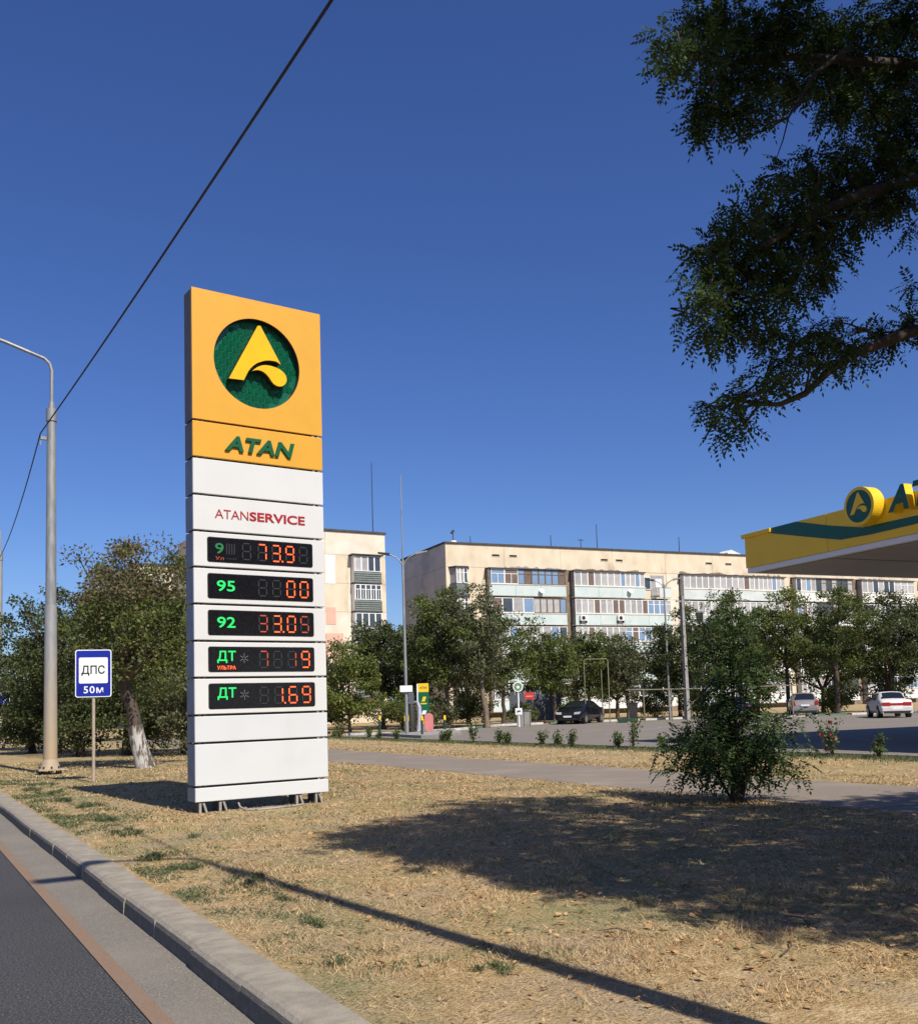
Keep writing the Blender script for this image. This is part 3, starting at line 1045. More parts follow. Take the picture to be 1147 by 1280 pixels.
for k in range(5):
    u = 1.0 if k < 3 else 1.7
    # group 1
    if k == 0:
        runs = [(4.5, 7.5, 1.5, 'blue', 'winframe', 2), (7.5, 12.95, .78, 'blue', 'winbrown', 1)]
    elif k == 1:
        runs = [(4.5, 9.2, 1.2, 'mix', 'winframe', 0), (9.2, 12.95, .72, 'pale', 'winbrown', 0)]
    else:
        runs = [(4.5, 12.95, .95 * u, 'mix', 'winframe', 0)]
    balcony(AB, 4.3, 12.97, k, 'bandblue', runs)
    # group 2
    if k == 0:
        balcony(AB, 13.95, 22.65, 0, 'bandblue', [(14.0, 19.6, .80, 'mix', 'winframe', 0), (19.6, 22.6, .62, 'pale', 'winframe', 0)])
    elif k == 1:
        balcony(AB, 13.95, 25.9, 1, 'bandblue', [(14.0, 20.0, .74, 'warm', 'winframe', 0), (20.0, 22.9, .72, 'mix', 'winframe', 0), (22.9, 25.85, .72, 'pale', 'winframe', 1)])
    elif k == 2:
        balcony(AB, 13.95, 25.9, 2, 'bandblue', [(14.0, 19.9, .74, 'warm', 'winframe', 0), (20.0, 23.2, .8, 'blue', 'winframe', 1), (23.2, 25.85, .9, 'dark', 'winframe', 0)])
    else:
        balcony(AB, 13.95, 25.9, k, 'bandblue' if k == 3 else 'bandwhite', [(14.0, 25.85, .85 * u, 'dark', 'winframe', 1)])
    # group 3
    band = 'bandgrey' if k < 3 else 'bandwhite'
    if k == 0:
        balcony(AB, 27.6, 36.7, 0, band, [(27.7, 36.65, .80, 'mix', 'winframe', 0)])
        balcony(AB, 36.75, 41.9, 0, band, [(36.8, 41.85, .64, 'pale', 'winframe', 0)], ext=.6)
    else:
        balcony(AB, 27.6, 41.9, k, band, [(27.7, 41.85, .90 * u, 'pale' if k == 1 else 'mix', 'winframe', 0)])
    balcony(AB, 43.3, 52.05, k, 'bandwhite', [(43.4, 46.3, .72, 'mix', 'winframe', 0), (46.3, 52.0, .8 * u, 'dark', 'winbrown', 1)])
    balcony(AB, 53.4, 62.05, k, 'bandwhite' if k != 1 else 'bandgrey', [(53.5, 58.7, .87 * u, 'dark', 'winframe', 0), (58.7, 62.0, 1.1, 'pale', 'winframe', 2)])
    balcony(AB, 63.6, 72.3, k, 'bandwhite', [(63.7, 72.2, .95 * u, 'mix', 'winframe', 0)])
    # end bay
    zt = 14.85 - PITCHZ * k
    q = MB()
    q.prism([(.35, 0), (.75, -.8), (1.95, -.8), (2.4, 0)], zt - 2.7, zt - 1.55, 0, axis='z')
    q.prism([(.25, .02), (.68, -.92), (2.02, -.92), (2.5, .02)], zt + .02, zt + .14, 1, axis='z')
    q.prism([(.42, 0), (.78, -.7), (1.92, -.7), (2.33, 0)], zt - 1.5, zt + .01, 2, axis='z')
    bay = q.build('bay_window', [M['siding'], M['roofedge'], M['curtaingrey']], AB)
    for i in range(3):
        link('window', window_unit(.4, 1.5, ['curtain', 'curtaingrey', 'glassdark'][i], 'winframe', 1), bay, (.76 + .4 * i, -.74, zt - 1.52))
# the one open loggia on the top floor
q = MB()
q.box(23.9, -.03, 12.3, 25.6, .02, 14.75, 0)
q.box(24.0, -.75, 12.18, 25.95, .0, 12.30, 1)
q.box(24.45, -.78, 12.3, 25.95, -.72, 13.3, 2)
for i in range(5):
    q.box(24.0 + .09 * i, -.77, 12.3, 24.03 + .09 * i, -.74, 13.3, 3)
q.box(24.0, -.78, 13.3, 25.95, -.73, 13.36, 3)
ol = q.build('balcony', [M['curtaingrey'], M['creampale'], M['bandgrey'], M['winbrown']], AB)
q = MB()
q.box(24.5, -.05, 12.35, 25.3, -.04, 14.4)
q.build('door', M['winframe'], ol)
link('window', window_unit(.85, 1.35, 'glassdark', 'winframe', 0), AB, (23.0, -.02, 13.2))
for s, z in ((14.4, 9.72), (18.9, 9.75), (30.4, 9.6), (48.0, 12.5)):
    q = MB()
    q.box(s, -1.1, z, s + .8, -.82, z + .55, 0)
    q.prism(circle(s + .32, z + .27, .21, 14), -1.115, -1.095, 1)
    q.box(s + .05, -1.05, z - .25, s + .1, -.82, z, 1)
    q.box(s + .7, -1.05, z - .25, s + .75, -.82, z, 1)
    q.build('air_conditioner', [M['winframe'], M['trim']], AB)
for s in (6, 20, 34, 47, 58, 68):
    link('window', window_unit(1.3, 1.4, 'glassdark', 'winframe', 2), AB, (s, -.85, 1.95))

LB = empty('apartment_block', (40.2, 83.05, 0), 0, 'shorter cream apartment block behind the price sign with dark sided corner balconies', 'apartment block')
b = MB()
b.box(-16.2, .06, .1, -.06, 12, 17.65)
b.build('wall', M['cream'], LB)
for k in range(6):
    zt, zb = (17.65, 15.5) if k == 0 else (15.5 - 2.62 * (k - 1), 15.5 - 2.62 * k)
    zb = max(zb, .2)
    xs = [-16.2, -13.5, -10, -6.95, -3.85, -.62, 0] if k else [-16.2, -12, -6.0, 0]
    for a, c in zip(xs, xs[1:]):
        if k and a == -3.85:
            wall_panel(a, zb, c, zt, 'creampale', .03, LB)
        else:
            wall_panel(a, zb, c, zt, 'cream' if (k + int(a)) % 3 else 'creampale', 0, LB)
for x0, z0, x1, z1, m in ((-6.05, 12.8, -5.07, 15.46, 'bandwhite'), (-6.05, 9.1, -5.1, 10.65, 'pink'), (-6.6, 6.0, -4.4, 8.3, 'pink')):
    q = MB()
    q.box(x0, -.025, z0, x1, .0, z1)
    q.build('render_patch', M[m], LB)
for i in range(4):
    for k in range(6):
        zt, zb = (17.65, 15.5) if k == 0 else (15.5 - 2.62 * (k - 1), max(.2, 15.5 - 2.62 * k))
        q = MB()
        q.box(-.07, .08 + 2.98 * i + .012, zb + .012, .01, .08 + 2.98 * (i + 1) - .012, zt - .012)
        q.build('wall_panel', M['gable'], LB)
b = MB()
b.box(-16.3, -.12, 17.65, .1, .3, 17.82)
b.box(-.3, .3, 17.65, .1, 12.1, 17.82)
b.build('roof_edge', M['roofedge'], LB)
for k in range(5):
    zt = 15.42 - 2.62 * k
    q = MB()
    q.box(-3.55, -.8, zt - 2.58, -.75, .02, zt - 2.48, 1)
    q.box(-3.5, -.7, zt - 2.48, -3.42, .02, zt, 2)
    q.box(-.88, -.7, zt - 2.48, -.80, .02, zt, 2)
    if k == 0: q.box(-3.75, -.95, zt + .02, -.6, .02, zt + .12, 1)
    o = q.build('balcony', [M['siding'], M['roofedge'], M['winframe']], LB)
    for i in range(5):
        q = MB()
        q.prism([(-.80, zt - 2.48 + .195 * i), (-.80, zt - 2.48 + .195 * i + .06), (-.74, zt - 2.48 + .195 * i + .185), (-.74, zt - 2.48 + .195 * i)], -3.5, -.8, axis='x')
        q.build('siding_board', M['siding'], o)
    q = MB()
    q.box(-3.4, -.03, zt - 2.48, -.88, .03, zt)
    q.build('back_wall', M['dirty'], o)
    for i in range(4 if k != 1 else 5):
        ww = 2.6 / (4 if k != 1 else 5)
        pane = ['curtain', 'curtaingrey', 'glassdark', 'glassdark'][(i + k) % 4] if k == 0 else 'glassdark'
        link('window', window_unit(ww, 1.42, pane, 'winframe', 2 if k == 1 else 0), o, (-3.45 + ww * i, -.72, zt - 1.46))
for k in range(5):
    for s in (-15.5, -12):
        link('window', window_unit(1.5, 1.4, wr.choice(PAL['mix']), 'winframe', 2), LB, (s, -.03, 13.3 - 2.62 * k))


FB = empty('apartment_block', (27.6, 96, 0), 0, 'distant cream apartment block glimpsed through the trees left of the price sign', 'apartment block')
b = MB()
b.box(-7.2, .06, .1, -.06, 12, 15.7)
b.build('wall', M['cream'], FB)
b = MB()
b.box(-7.3, -.1, 15.7, .1, 12.1, 15.85)
b.build('roof_edge', M['roofedge'], FB)
for k in range(5):
    for s in range(2):
        link('window', window_unit(1.6, 1.5, wr.choice(PAL['mix']), 'winframe', 2), FB, (-6.2 + 3.3 * s, .0, 13.2 - 2.8 * k))


def antenna(x, y, z, h, label, bars=0, r=.04):
    q = MB()
    q.tube([(0, 0, 0), (0, 0, h)], [r, r * .7], 6)
    q.box(-.15, -.15, 0, .15, .15, .06)
    for i in range(bars):
        zz = h * (.97 - .06 * i)
        q.tube([(-.35, 0, zz), (.35, 0, zz)], .02, 4)
    tag(q.build('roof_antenna', M['frame'], loc=(x, y, z)), label, 'antenna')


def onroof(s, d=1.0):
    a = math.radians(-5.85)
    return 47.04 + s * math.cos(a) - d * math.sin(a), 83.73 + s * math.sin(a) + d * math.cos(a)


antenna(39.3, 83.7, 17.65, 6.9, 'tall dark antenna mast on the corner of the shorter apartment block', 0, .05)
for s, h, nb, lab in ((3.2, 1.0, 0, 'short stub vent pipe near the left roof corner of the long block'), (12.4, 1.5, 0, 'short black rod on the roof of the long block, above the blue glazing'),
                      (16.0, 1.2, 2, 'small antenna with two bars on the roof of the long block'), (18.0, 2.9, 0, 'tallest black rod on the roof of the long block'),
                      (28.6, 2.0, 0, 'pale thin rod on the roof above the grey balconies')):
    x, y = onroof(s)
    antenna(x, y, 17.3, h, lab, nb, .05)
x, y = onroof(1.4, 1.2)
q = MB()
q.frustum(0, 0, 0, .5, .5, .4, .2, .2, 0)
q.tube([(0, 0, .5), (0, 0, 1.3)], .05, 6, 1)
q.tube([(-.2, 0, 1.25), (.1, 0, 1.55)], .12, 6, 1)
tag(q.build('roof_vent', [M['creampale'], M['frame']], loc=(x, y, 17.3)), 'white capped roof vent with a cowl on the left corner of the long block', 'roof vent')
x, y = onroof(36.0, 1.5)
q = MB()
q.prism([(-1.2, 0), (1.2, 0), (1.2, .25), (-.6, .75), (-1.2, .4)], -.8, .8, 0)
tag(q.build('roof_hatch', M['bandwhite'], loc=(x, y, 17.3)), 'low pale roof hatch just left of the forecourt canopy top', 'roof hatch')

# ------------------------------------------------------------------ forecourt canopy
CN = empty('forecourt_canopy', (22.6, 21.58, -.16), math.radians(-6.78), 'yellow fuel station canopy with green swoosh, round emblem and raised letters', 'canopy')
CN.scale = (1.1, 1.1, 1.1)
CW, CL = 13.0, 34.0
b = MB()
b.box(.012, -CL, 5.11, .12, -.01, 6.03)
b.box(.12, -.12, 5.10, CW, 0, 6.045)
b.box(CW - .12, -CL, 5.10, CW, -.12, 6.045)
b.box(-.07, -1.1, 5.93, 0, .07, 6.045)
b.build('fascia', M['canopyyellow'], CN, bevel=.01)
for i in range(11):
    b = MB()
    b.box(0, max(-CL, -3.1 * (i + 1)) + .006, 5.10, .011, -3.1 * i - .006, 6.045)
    b.build('fascia_panel', M['canopyyellow'], CN)
for i in range(12):
    b = MB()
    b.box(.30, -2.8 * i - 2.9, 4.962, CW - .3, -2.8 * i - .32, 4.974)
    b.build('soffit_panel', M['soffit'], CN)


def side_prism(mb, poly, x0, x1, m=0):
    # poly in (u,z) with u measured from the corner towards the viewer
    mb.prism([(-u, z) for u, z in poly], x0, x1, m, axis='x')


b = MB()
side_prism(b, [(.5, 6.043), (2.03, 6.043), (3.25, 5.72), (4.26, 5.50), (5.9, 5.49), (9.5, 5.72), (14, 6.0), (14, 5.75), (9.5, 5.48), (5.9, 5.31), (4.49, 5.29), (3.54, 5.32), (2.42, 5.58), (1.26, 5.86)], -.012, .004)
b.build('swoosh', M['canopygreen'], CN)
b = MB()
b.box(.03, -CL, 4.965, .18, -.03, 5.098)
b.box(.18, -.16, 4.965, CW - .03, -.03, 5.098)
b.build('lower_trim', M['trimwhite'], CN)
b = MB()
b.box(.18, -CL, 4.975, CW - .15, -.16, 5.08)
b.build('soffit', M['soffit'], CN)
b = MB()
b.box(.1, -CL, 5.95, CW - .1, -.1, 6.0)
b.build('roof', M['trimwhite'], CN)
for i in range(5):
    for j in range(2):
        b = MB()
        b.box(2.6 + 4.8 * j, -4.6 - 6 * i, 4.955, 3.3 + 4.8 * j, -4.1 - 6 * i, 4.978)
        b.build('ceiling_light', M['bandwhite'], CN)
for yy in (-6.5, -16, -26):
    b = MB()
    b.box(6.2, yy - .25, .12, 6.7, yy + .25, 4.98)
    b.build('column', M['trimwhite'], CN, bevel=.02)
b = MB()
cu, cz, cr = 4.50, 5.945, .46
side_prism(b, circle(cu, cz, cr, 48), -.34, .0)
em = b.build('emblem', M['canopyyellow'], CN, bevel=.02)
b = MB()
side_prism(b, circle(cu, cz, cr * .83, 48), -.345, -.335)
b.build('emblem_disc', M['canopygreen'], em)
kx = .385 / .70
b = MB()
side_prism(b, [(cu + (x + .02) * kx, cz + (z - 6.893) * kx) for x, z in TRI], -.36, -.344)
side_prism(b, [(cu + (x + .02) * kx, cz + (z - 6.893) * kx) for x, z in DROP], -.36, -.344)
b.build('emblem_letter', M['canopyyellow'], em)
uu = 5.27
for ch, w in (('A', .60), ('T', .56), ('A', .60), ('N', .58)):
    o = text_mesh('letter', ch, uu, uu + w, 5.64, 6.22, -.26, .24, [M['canopygreen'], M['canopyyellow']], CN, shear=.25, bold=.04)
    o.rotation_euler = (0, 0, -PI / 2)
    uu += w + .12

# ------------------------------------------------------------------ trees
def tree(name, label, x, y, h, rx, rz, zc, leaf='leaf_dark', bark='bark', tr=.14, ncl=70, nleaf=110, ls=.16, seed=0, lean=(0, 0), group=None,
         white=0.0, ry=None, clr=.42, dry=None, cat='tree', stems=1, z=GZ, droop=0.0, tl=None):
    rg = np.random.default_rng(seed + 100)
    r = empty(name, (x, y, z), 0, label, cat, group)
    ry = ry or rx
    C = np.array([lean[0], lean[1], zc])
    q = rg.normal(size=(ncl, 3))
    q = unit(q) * (rg.uniform(.12, 1, size=(ncl, 1)) ** .5)
    lump = 1 + .22 * np.sin(3 * np.arctan2(q[:, 1], q[:, 0]) + seed)[:, None]
    cen = C + q * np.array([rx, ry, rz]) * np.where(np.abs(q[:, 2:3]) < .8, lump, 1)
    cen[:, 2] = np.maximum(cen[:, 2], .35)
    b = MB()
    # trunk and limbs
    base_top = np.array([lean[0] * .45, lean[1] * .45, max(zc - rz * .75, h * .16)])
    if tl: base_top[:2] = tl
    for s in range(stems):
        o_ = rg.uniform(-.12, .12, 2) * (stems > 1) * 2
        n = 6
        pts, rad = [], []
        for i in range(n + 1):
            t = i / n
            w = rg.uniform(-.04, .04, 2) * (0 < i < n)
            pts.append((base_top[0] * t + w[0] + o_[0] * (1 - t * .3), base_top[1] * t + w[1] + o_[1], base_top[2] * t))
            rad.append(tr * (1.25 - .1 * i if i == 0 else 1 - .3 * t))
        b.tube(pts, rad, 9, 1 if False else 0)
        nl = 9 if stems == 1 else 4
        far = rg.choice(ncl, size=min(nl, ncl), replace=False)
        for j in far:
            e_ = cen[j]
            m_ = (np.array(pts[-1]) * .55 + e_ * .45) + np.array([rg.uniform(-.15, .15) * rx, rg.uniform(-.15, .15) * rx, rz * .12])
            b.tube([pts[-1], tuple(m_), tuple(e_)], [tr * .55, tr * .32, tr * .08], 6, cap=False)
            for jj in rg.choice(ncl, size=2):
                if np.linalg.norm(cen[jj] - e_) < rx * 1.1:
                    b.tube([tuple(m_), tuple((m_ + cen[jj]) / 2 + rg.uniform(-.1, .1, 3)), tuple(cen[jj])], [tr * .22, tr * .13, tr * .05], 5, cap=False)
    tk = b.build('trunk', M[bark], r)
    if white:
        wb = MB()
        wb.tube([(pts[0][0], pts[0][1], -.03)] + pts[1:4], [tr * 1.36] + [q_ * 1.06 + .004 for q_ in rad[1:4]], 14, cap=False)
        wb.build('whitewash', M['whitewash'], tk)
    # leaves
    N = ncl * nleaf
    ci = np.repeat(np.arange(ncl), nleaf)
    cr = clr * rg.uniform(.65, 1.35, ncl)[ci]
    off = rg.normal(size=(N, 3)) * np.array([1, 1, .62])
    off = off / np.maximum(1, np.linalg.norm(off, axis=1, keepdims=True) / 1.9)
    P = cen[ci] + off * cr[:, None] * .62
    D = unit(rg.normal(size=(N, 3)) + off * .5 - np.array([0, 0, droop]))
    Nn = unit(rg.normal(size=(N, 3)) + np.array([0, 0, .9]))
    L = ls * rg.uniform(.6, 1.3, N)
    V = kites(P, D, Nn, L, L * .30)
    if dry:
        msk = (P[:, 2] > zc + rz * .25) & (rg.uniform(size=N) < .7) | (rg.uniform(size=N) < .12)
        me = quads_mesh('crown', V, [M[leaf], M[dry]])
        me.polygons.foreach_set('material_index', msk.astype(np.int32))
    else:
        me = quads_mesh('crown', V, M[leaf])
    link('crown', me, r)
    return r


BT = 'trees along the far edge of the forecourt'
tree('broadleaf_tree', 'broad dark green tree in front of the grey end wall, left of the long block', 29.2, 52.3, 8.5, 3.1, 3.6, 5.0, 'leaf_mid', 'barkpale', .16, 105, 150, .17, 1, (0, 0), BT)
tree('broadleaf_tree', 'dark tree with leaning pale trunk under the left end balconies', 30.6, 50.0, 8.5, 2.6, 3.3, 5.3, 'leaf_grey', 'barkpale', .17, 90, 150, .17, 2, (-.5, .4), BT)
tree('broadleaf_tree', 'grey green tree to the left of the red board, covering the lower balconies', 33.6, 52.9, 8.0, 2.3, 2.9, 4.8, 'leaf_mid', 'bark', .14, 75, 140, .17, 3, (0, 0), BT)
tree('broadleaf_tree', 'bright green bushy tree next to the right edge of the price sign', 22.6, 51.8, 5.9, 1.7, 2.5, 2.8, 'leaf_light', 'bark', .10, 70, 150, .16, 4, (0, 0), BT)
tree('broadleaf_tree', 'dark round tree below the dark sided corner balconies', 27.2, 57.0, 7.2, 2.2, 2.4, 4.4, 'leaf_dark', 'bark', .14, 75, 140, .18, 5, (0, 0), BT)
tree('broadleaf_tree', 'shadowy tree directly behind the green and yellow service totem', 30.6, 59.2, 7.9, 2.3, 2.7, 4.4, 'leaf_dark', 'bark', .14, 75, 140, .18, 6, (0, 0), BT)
tree('broadleaf_tree', 'light green tree with forked pale trunk left of the black car', 38.2, 53.8, 6.3, 1.75, 2.0, 4.0, 'leaf_mid', 'barkpale', .15, 65, 140, .16, 7, (-.2, 0), BT)
tree('broadleaf_tree', 'bushy tree directly behind the black car', 41.6, 54.6, 6.4, 2.1, 2.3, 3.9, 'leaf_mid', 'bark', .14, 75, 140, .17, 8, (0, 0), BT)
tree('broadleaf_tree', 'sparse olive tree behind the yellow gas pipe frame', 43.2, 52.4, 5.6, 1.9, 1.8, 3.7, 'leaf_grey', 'bark', .13, 55, 120, .17, 9, (0, 0), BT)
tree('broadleaf_tree', 'tall tree behind the top of the young roadside tree', 46.6, 50.2, 8.1, 2.5, 3.2, 4.5, 'leaf_dark', 'bark', .16, 100, 140, .17, 10, (0, 0), BT)
tree('broadleaf_tree', 'tall yellowish green tree reaching up to the canopy corner', 50.8, 49.6, 9.3, 2.6, 3.4, 5.4, 'leaf_mid', 'bark', .16, 105, 130, .17, 11, (0, 0), BT)
tree('broadleaf_tree', 'loose green tree left of the silver hatchback, under the canopy corner', 53.2, 47.6, 9.0, 2.4, 3.1, 5.5, 'leaf_light', 'bark', .16, 80, 120, .17, 12, (0, 0), BT)
tree('broadleaf_tree', 'tree with dark upright trunk between the silver hatchback and the white sedan', 53.6, 43.9, 8.4, 2.8, 3.1, 5.2, 'leaf_mid', 'bark', .20, 110, 130, .17, 13, (0, 0), BT)
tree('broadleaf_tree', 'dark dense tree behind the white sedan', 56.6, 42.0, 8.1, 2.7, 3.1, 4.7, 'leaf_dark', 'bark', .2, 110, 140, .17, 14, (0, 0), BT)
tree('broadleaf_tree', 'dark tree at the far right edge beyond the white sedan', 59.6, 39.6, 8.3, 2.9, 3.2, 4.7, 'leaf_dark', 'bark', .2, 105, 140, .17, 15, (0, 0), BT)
FT = 'dark trees filling the gap before the apartment blocks'
for i, (x, y, h, w, lf, lab) in enumerate([
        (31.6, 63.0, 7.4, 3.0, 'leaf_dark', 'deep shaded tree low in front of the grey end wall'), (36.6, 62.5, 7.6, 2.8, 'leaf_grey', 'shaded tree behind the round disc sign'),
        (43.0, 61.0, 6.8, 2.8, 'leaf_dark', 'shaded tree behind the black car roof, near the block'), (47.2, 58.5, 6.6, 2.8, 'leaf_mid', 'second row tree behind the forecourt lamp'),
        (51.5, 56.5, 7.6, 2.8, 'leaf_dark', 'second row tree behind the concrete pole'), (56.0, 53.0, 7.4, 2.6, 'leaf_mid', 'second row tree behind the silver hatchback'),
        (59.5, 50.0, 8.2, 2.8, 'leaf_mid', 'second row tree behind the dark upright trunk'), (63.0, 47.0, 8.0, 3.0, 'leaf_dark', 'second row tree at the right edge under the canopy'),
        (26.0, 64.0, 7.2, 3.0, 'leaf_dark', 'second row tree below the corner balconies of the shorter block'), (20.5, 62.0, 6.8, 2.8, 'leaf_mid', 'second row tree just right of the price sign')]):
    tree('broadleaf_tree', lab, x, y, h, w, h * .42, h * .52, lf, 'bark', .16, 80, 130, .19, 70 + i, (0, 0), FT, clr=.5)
HB = 'low bushes at the foot of the apartment blocks'
for i, (x, y, h, w, lf, lab) in enumerate([
        (25.0, 50.0, 2.4, 1.5, 'leaf_mid', 'low dry bush left of the needle mast lamp'), (27.4, 51.2, 2.0, 1.4, 'leaf_grey', 'brownish bush behind the dark vacuum machine'),
        (32.6, 55.6, 2.2, 1.6, 'leaf_dark', 'dark undergrowth bush between the leaning trunk and the round sign'), (36.2, 54.8, 1.4, .9, 'leaf_mid', 'small bush at the foot of the forked tree'),
        (39.4, 53.4, 1.5, .9, 'leaf_light', 'light green bush right behind the black car'), (45.2, 52.0, 2.4, 1.6, 'leaf_dark', 'dark hedge bush under the horizontal gas pipe'),
        (54.8, 45.2, 2.2, 1.2, 'leaf_mid', 'bush beside the dark upright trunk right of the silver hatchback'), (57.8, 43.4, 2.0, 1.3, 'leaf_dark', 'bush behind the roof of the white sedan'),
        (48.6, 51.6, 2.0, 1.4, 'leaf_mid', 'bush hidden behind the young roadside tree'), (22.4, 55.2, 2.6, 1.6, 'leaf_grey', 'grey bush low behind the price sign')]):
    tree('bush', lab, x, y, h, w, h * .42, h * .5, lf, 'bark', .05, 34, 110, .14, 40 + i, (0, 0), HB, cat='bush', stems=3, clr=.34)

LT = 'trees on the left of the verge'
tree('whitewashed_tree', 'leaning tree with whitewashed trunk foot and half dry crown behind the blue sign', 6.0, 27.25, 6.0, 1.75, 2.1, 3.9, 'leaf_mid', 'bark', .215, 110, 140, .10, 21, (-.2, .2), LT, tl=(-.55, .1), white=1.0, clr=.34, dry='leaf_dry')
tree('broadleaf_tree', 'tall half dry tree between the lamp post and the price sign', 7.4, 36.5, 7.6, 2.4, 2.9, 4.6, 'leaf_mid', 'bark', .18, 85, 150, .13, 22, (0, 0), LT, dry='leaf_dry')
tree('broadleaf_tree', 'dark green tree directly behind the lamp post', 5.6, 40.5, 6.8, 2.2, 2.6, 3.7, 'leaf_dark', 'bark', .18, 85, 150, .13, 23, (0, 0), LT)
tree('broadleaf_tree', 'dark tree at the left edge beside the distant lamp post', 5.4, 47.0, 6.0, 1.7, 2.6, 3.1, 'leaf_dark', 'bark', .16, 70, 140, .14, 24, (0, 0), LT)
tree('broadleaf_tree', 'green tree partly hidden by the left edge of the price sign', 9.2, 35.8, 7.5, 1.9, 2.8, 4.4, 'leaf_mid', 'bark', .16, 85, 150, .13, 25, (0, 0), LT)
tree('bush', 'dense dark bush between the lamp post and the blue sign', 5.9, 37.0, 2.9, 1.15, 1.25, 1.45, 'leaf_dark', 'bark', .07, 45, 150, .11, 26, (0, 0), LT, cat='bush', stems=4, clr=.36)
tree('bush', 'low dark bush left of the lamp post foot', 4.9, 42.6, 2.6, 1.4, 1.15, 1.3, 'leaf_dark', 'bark', .07, 45, 140, .12, 27, (0, 0), LT, cat='bush', stems=4, clr=.36)
tree('bush', 'leafy bush between the whitewashed trunk and the price sign', 8.8, 33.5, 3.3, 1.4, 1.5, 1.75, 'leaf_grey', 'bark', .07, 50, 140, .11, 33, (0, 0), LT, cat='bush', stems=4, clr=.36)
tree('bush', 'dark bush behind the whitewashed trunk', 7.6, 35.5, 3.0, 1.5, 1.4, 1.6, 'leaf_dark', 'bark', .07, 50, 140, .11, 34, (0, 0), LT, cat='bush', stems=4, clr=.36)
for i_, (x_, y_) in enumerate(((9.5, 62.0), (13.5, 60.5), (6.6, 60.0), (17.5, 61.0))):
    tree('bush', ['wide low bush far behind the whitewashed trunk', 'wide low bush behind the left edge of the price sign', 'low bush by the distant lamp post', 'wide low bush hidden behind the price sign'][i_], x_, y_, 3.2, 2.4, 1.6, 1.6, 'leaf_dark', 'bark', .07, 60, 120, .17, 35 + i_, (0, 0), LT, cat='bush', stems=4, clr=.5)
tree('broadleaf_tree', 'shaded tree far behind the whitewashed trunk', 11.6, 56.0, 6.2, 3.0, 2.3, 3.3, 'leaf_mid', 'bark', .18, 80, 140, .17, 28, (0, 0), LT)
tree('broadleaf_tree', 'distant tree filling the gap behind the whitewashed tree', 8.2, 58.0, 6.4, 2.8, 2.5, 3.3, 'leaf_dark', 'bark', .18, 80, 140, .17, 29, (0, 0), LT)
tree('broadleaf_tree', 'distant tree low behind the price sign', 16.5, 58.0, 6.5, 3.0, 2.6, 3.6, 'leaf_dark', 'bark', .18, 80, 130, .18, 30, (0, 0), LT)


def pinnate(P, D, Nn, Ls, pairs, lw, rg):
    """compound leaves: (n,3) base, direction and normal -> leaflet quads"""
    n = len(P)
    out = []
    side = unit(np.cross(D, Nn))
    for i in range(pairs):
        t = (i + 1.1) / (pairs + .8)
        sag = np.array([0, 0, -1.0]) * (t * t * .22) * Ls[:, None]
        b = P + D * (Ls * t)[:, None] + sag
        for s in (-1, 1):
            d = unit(side * s * .95 + D * .45 + rg.normal(size=(n, 3)) * .12 - np.array([0, 0, .18]))
            l = Ls * lw * (1 - .35 * abs(t - .5)) * rg.uniform(.85, 1.15, n)
            out.append(kites(b, d, unit(Nn + rg.normal(size=(n, 3)) * .25), l, l * .25))
    b = P + D * Ls[:, None] + np.array([0, 0, -.22]) * Ls[:, None]
    l = Ls * lw
    out.append(kites(b, unit(D + np.array([0, 0, -.3])), Nn, l, l * .24))
    return np.concatenate(out)


def sprays(cl, nper, Ls, pairs, lw, rg, droop=.35):
    """cl: (n,4) clump centres and radii"""
    cl = np.asarray(cl)
    ci = np.repeat(np.arange(len(cl)), nper)
    N = len(ci)
    off = unit(rg.normal(size=(N, 3))) * (rg.uniform(0, 1, (N, 1)) ** .5)
    P = cl[ci, :3] + off * cl[ci, 3:4] * .78
    D = unit(off * .8 + rg.normal(size=(N, 3)) * .55 - np.array([0, 0, droop]))
    Nn = unit(rg.normal(size=(N, 3)) * .45 + np.array([0, 0, 1.0]))
    return pinnate(P, D, Nn, Ls * rg.uniform(.7, 1.2, N), pairs, lw, rg)


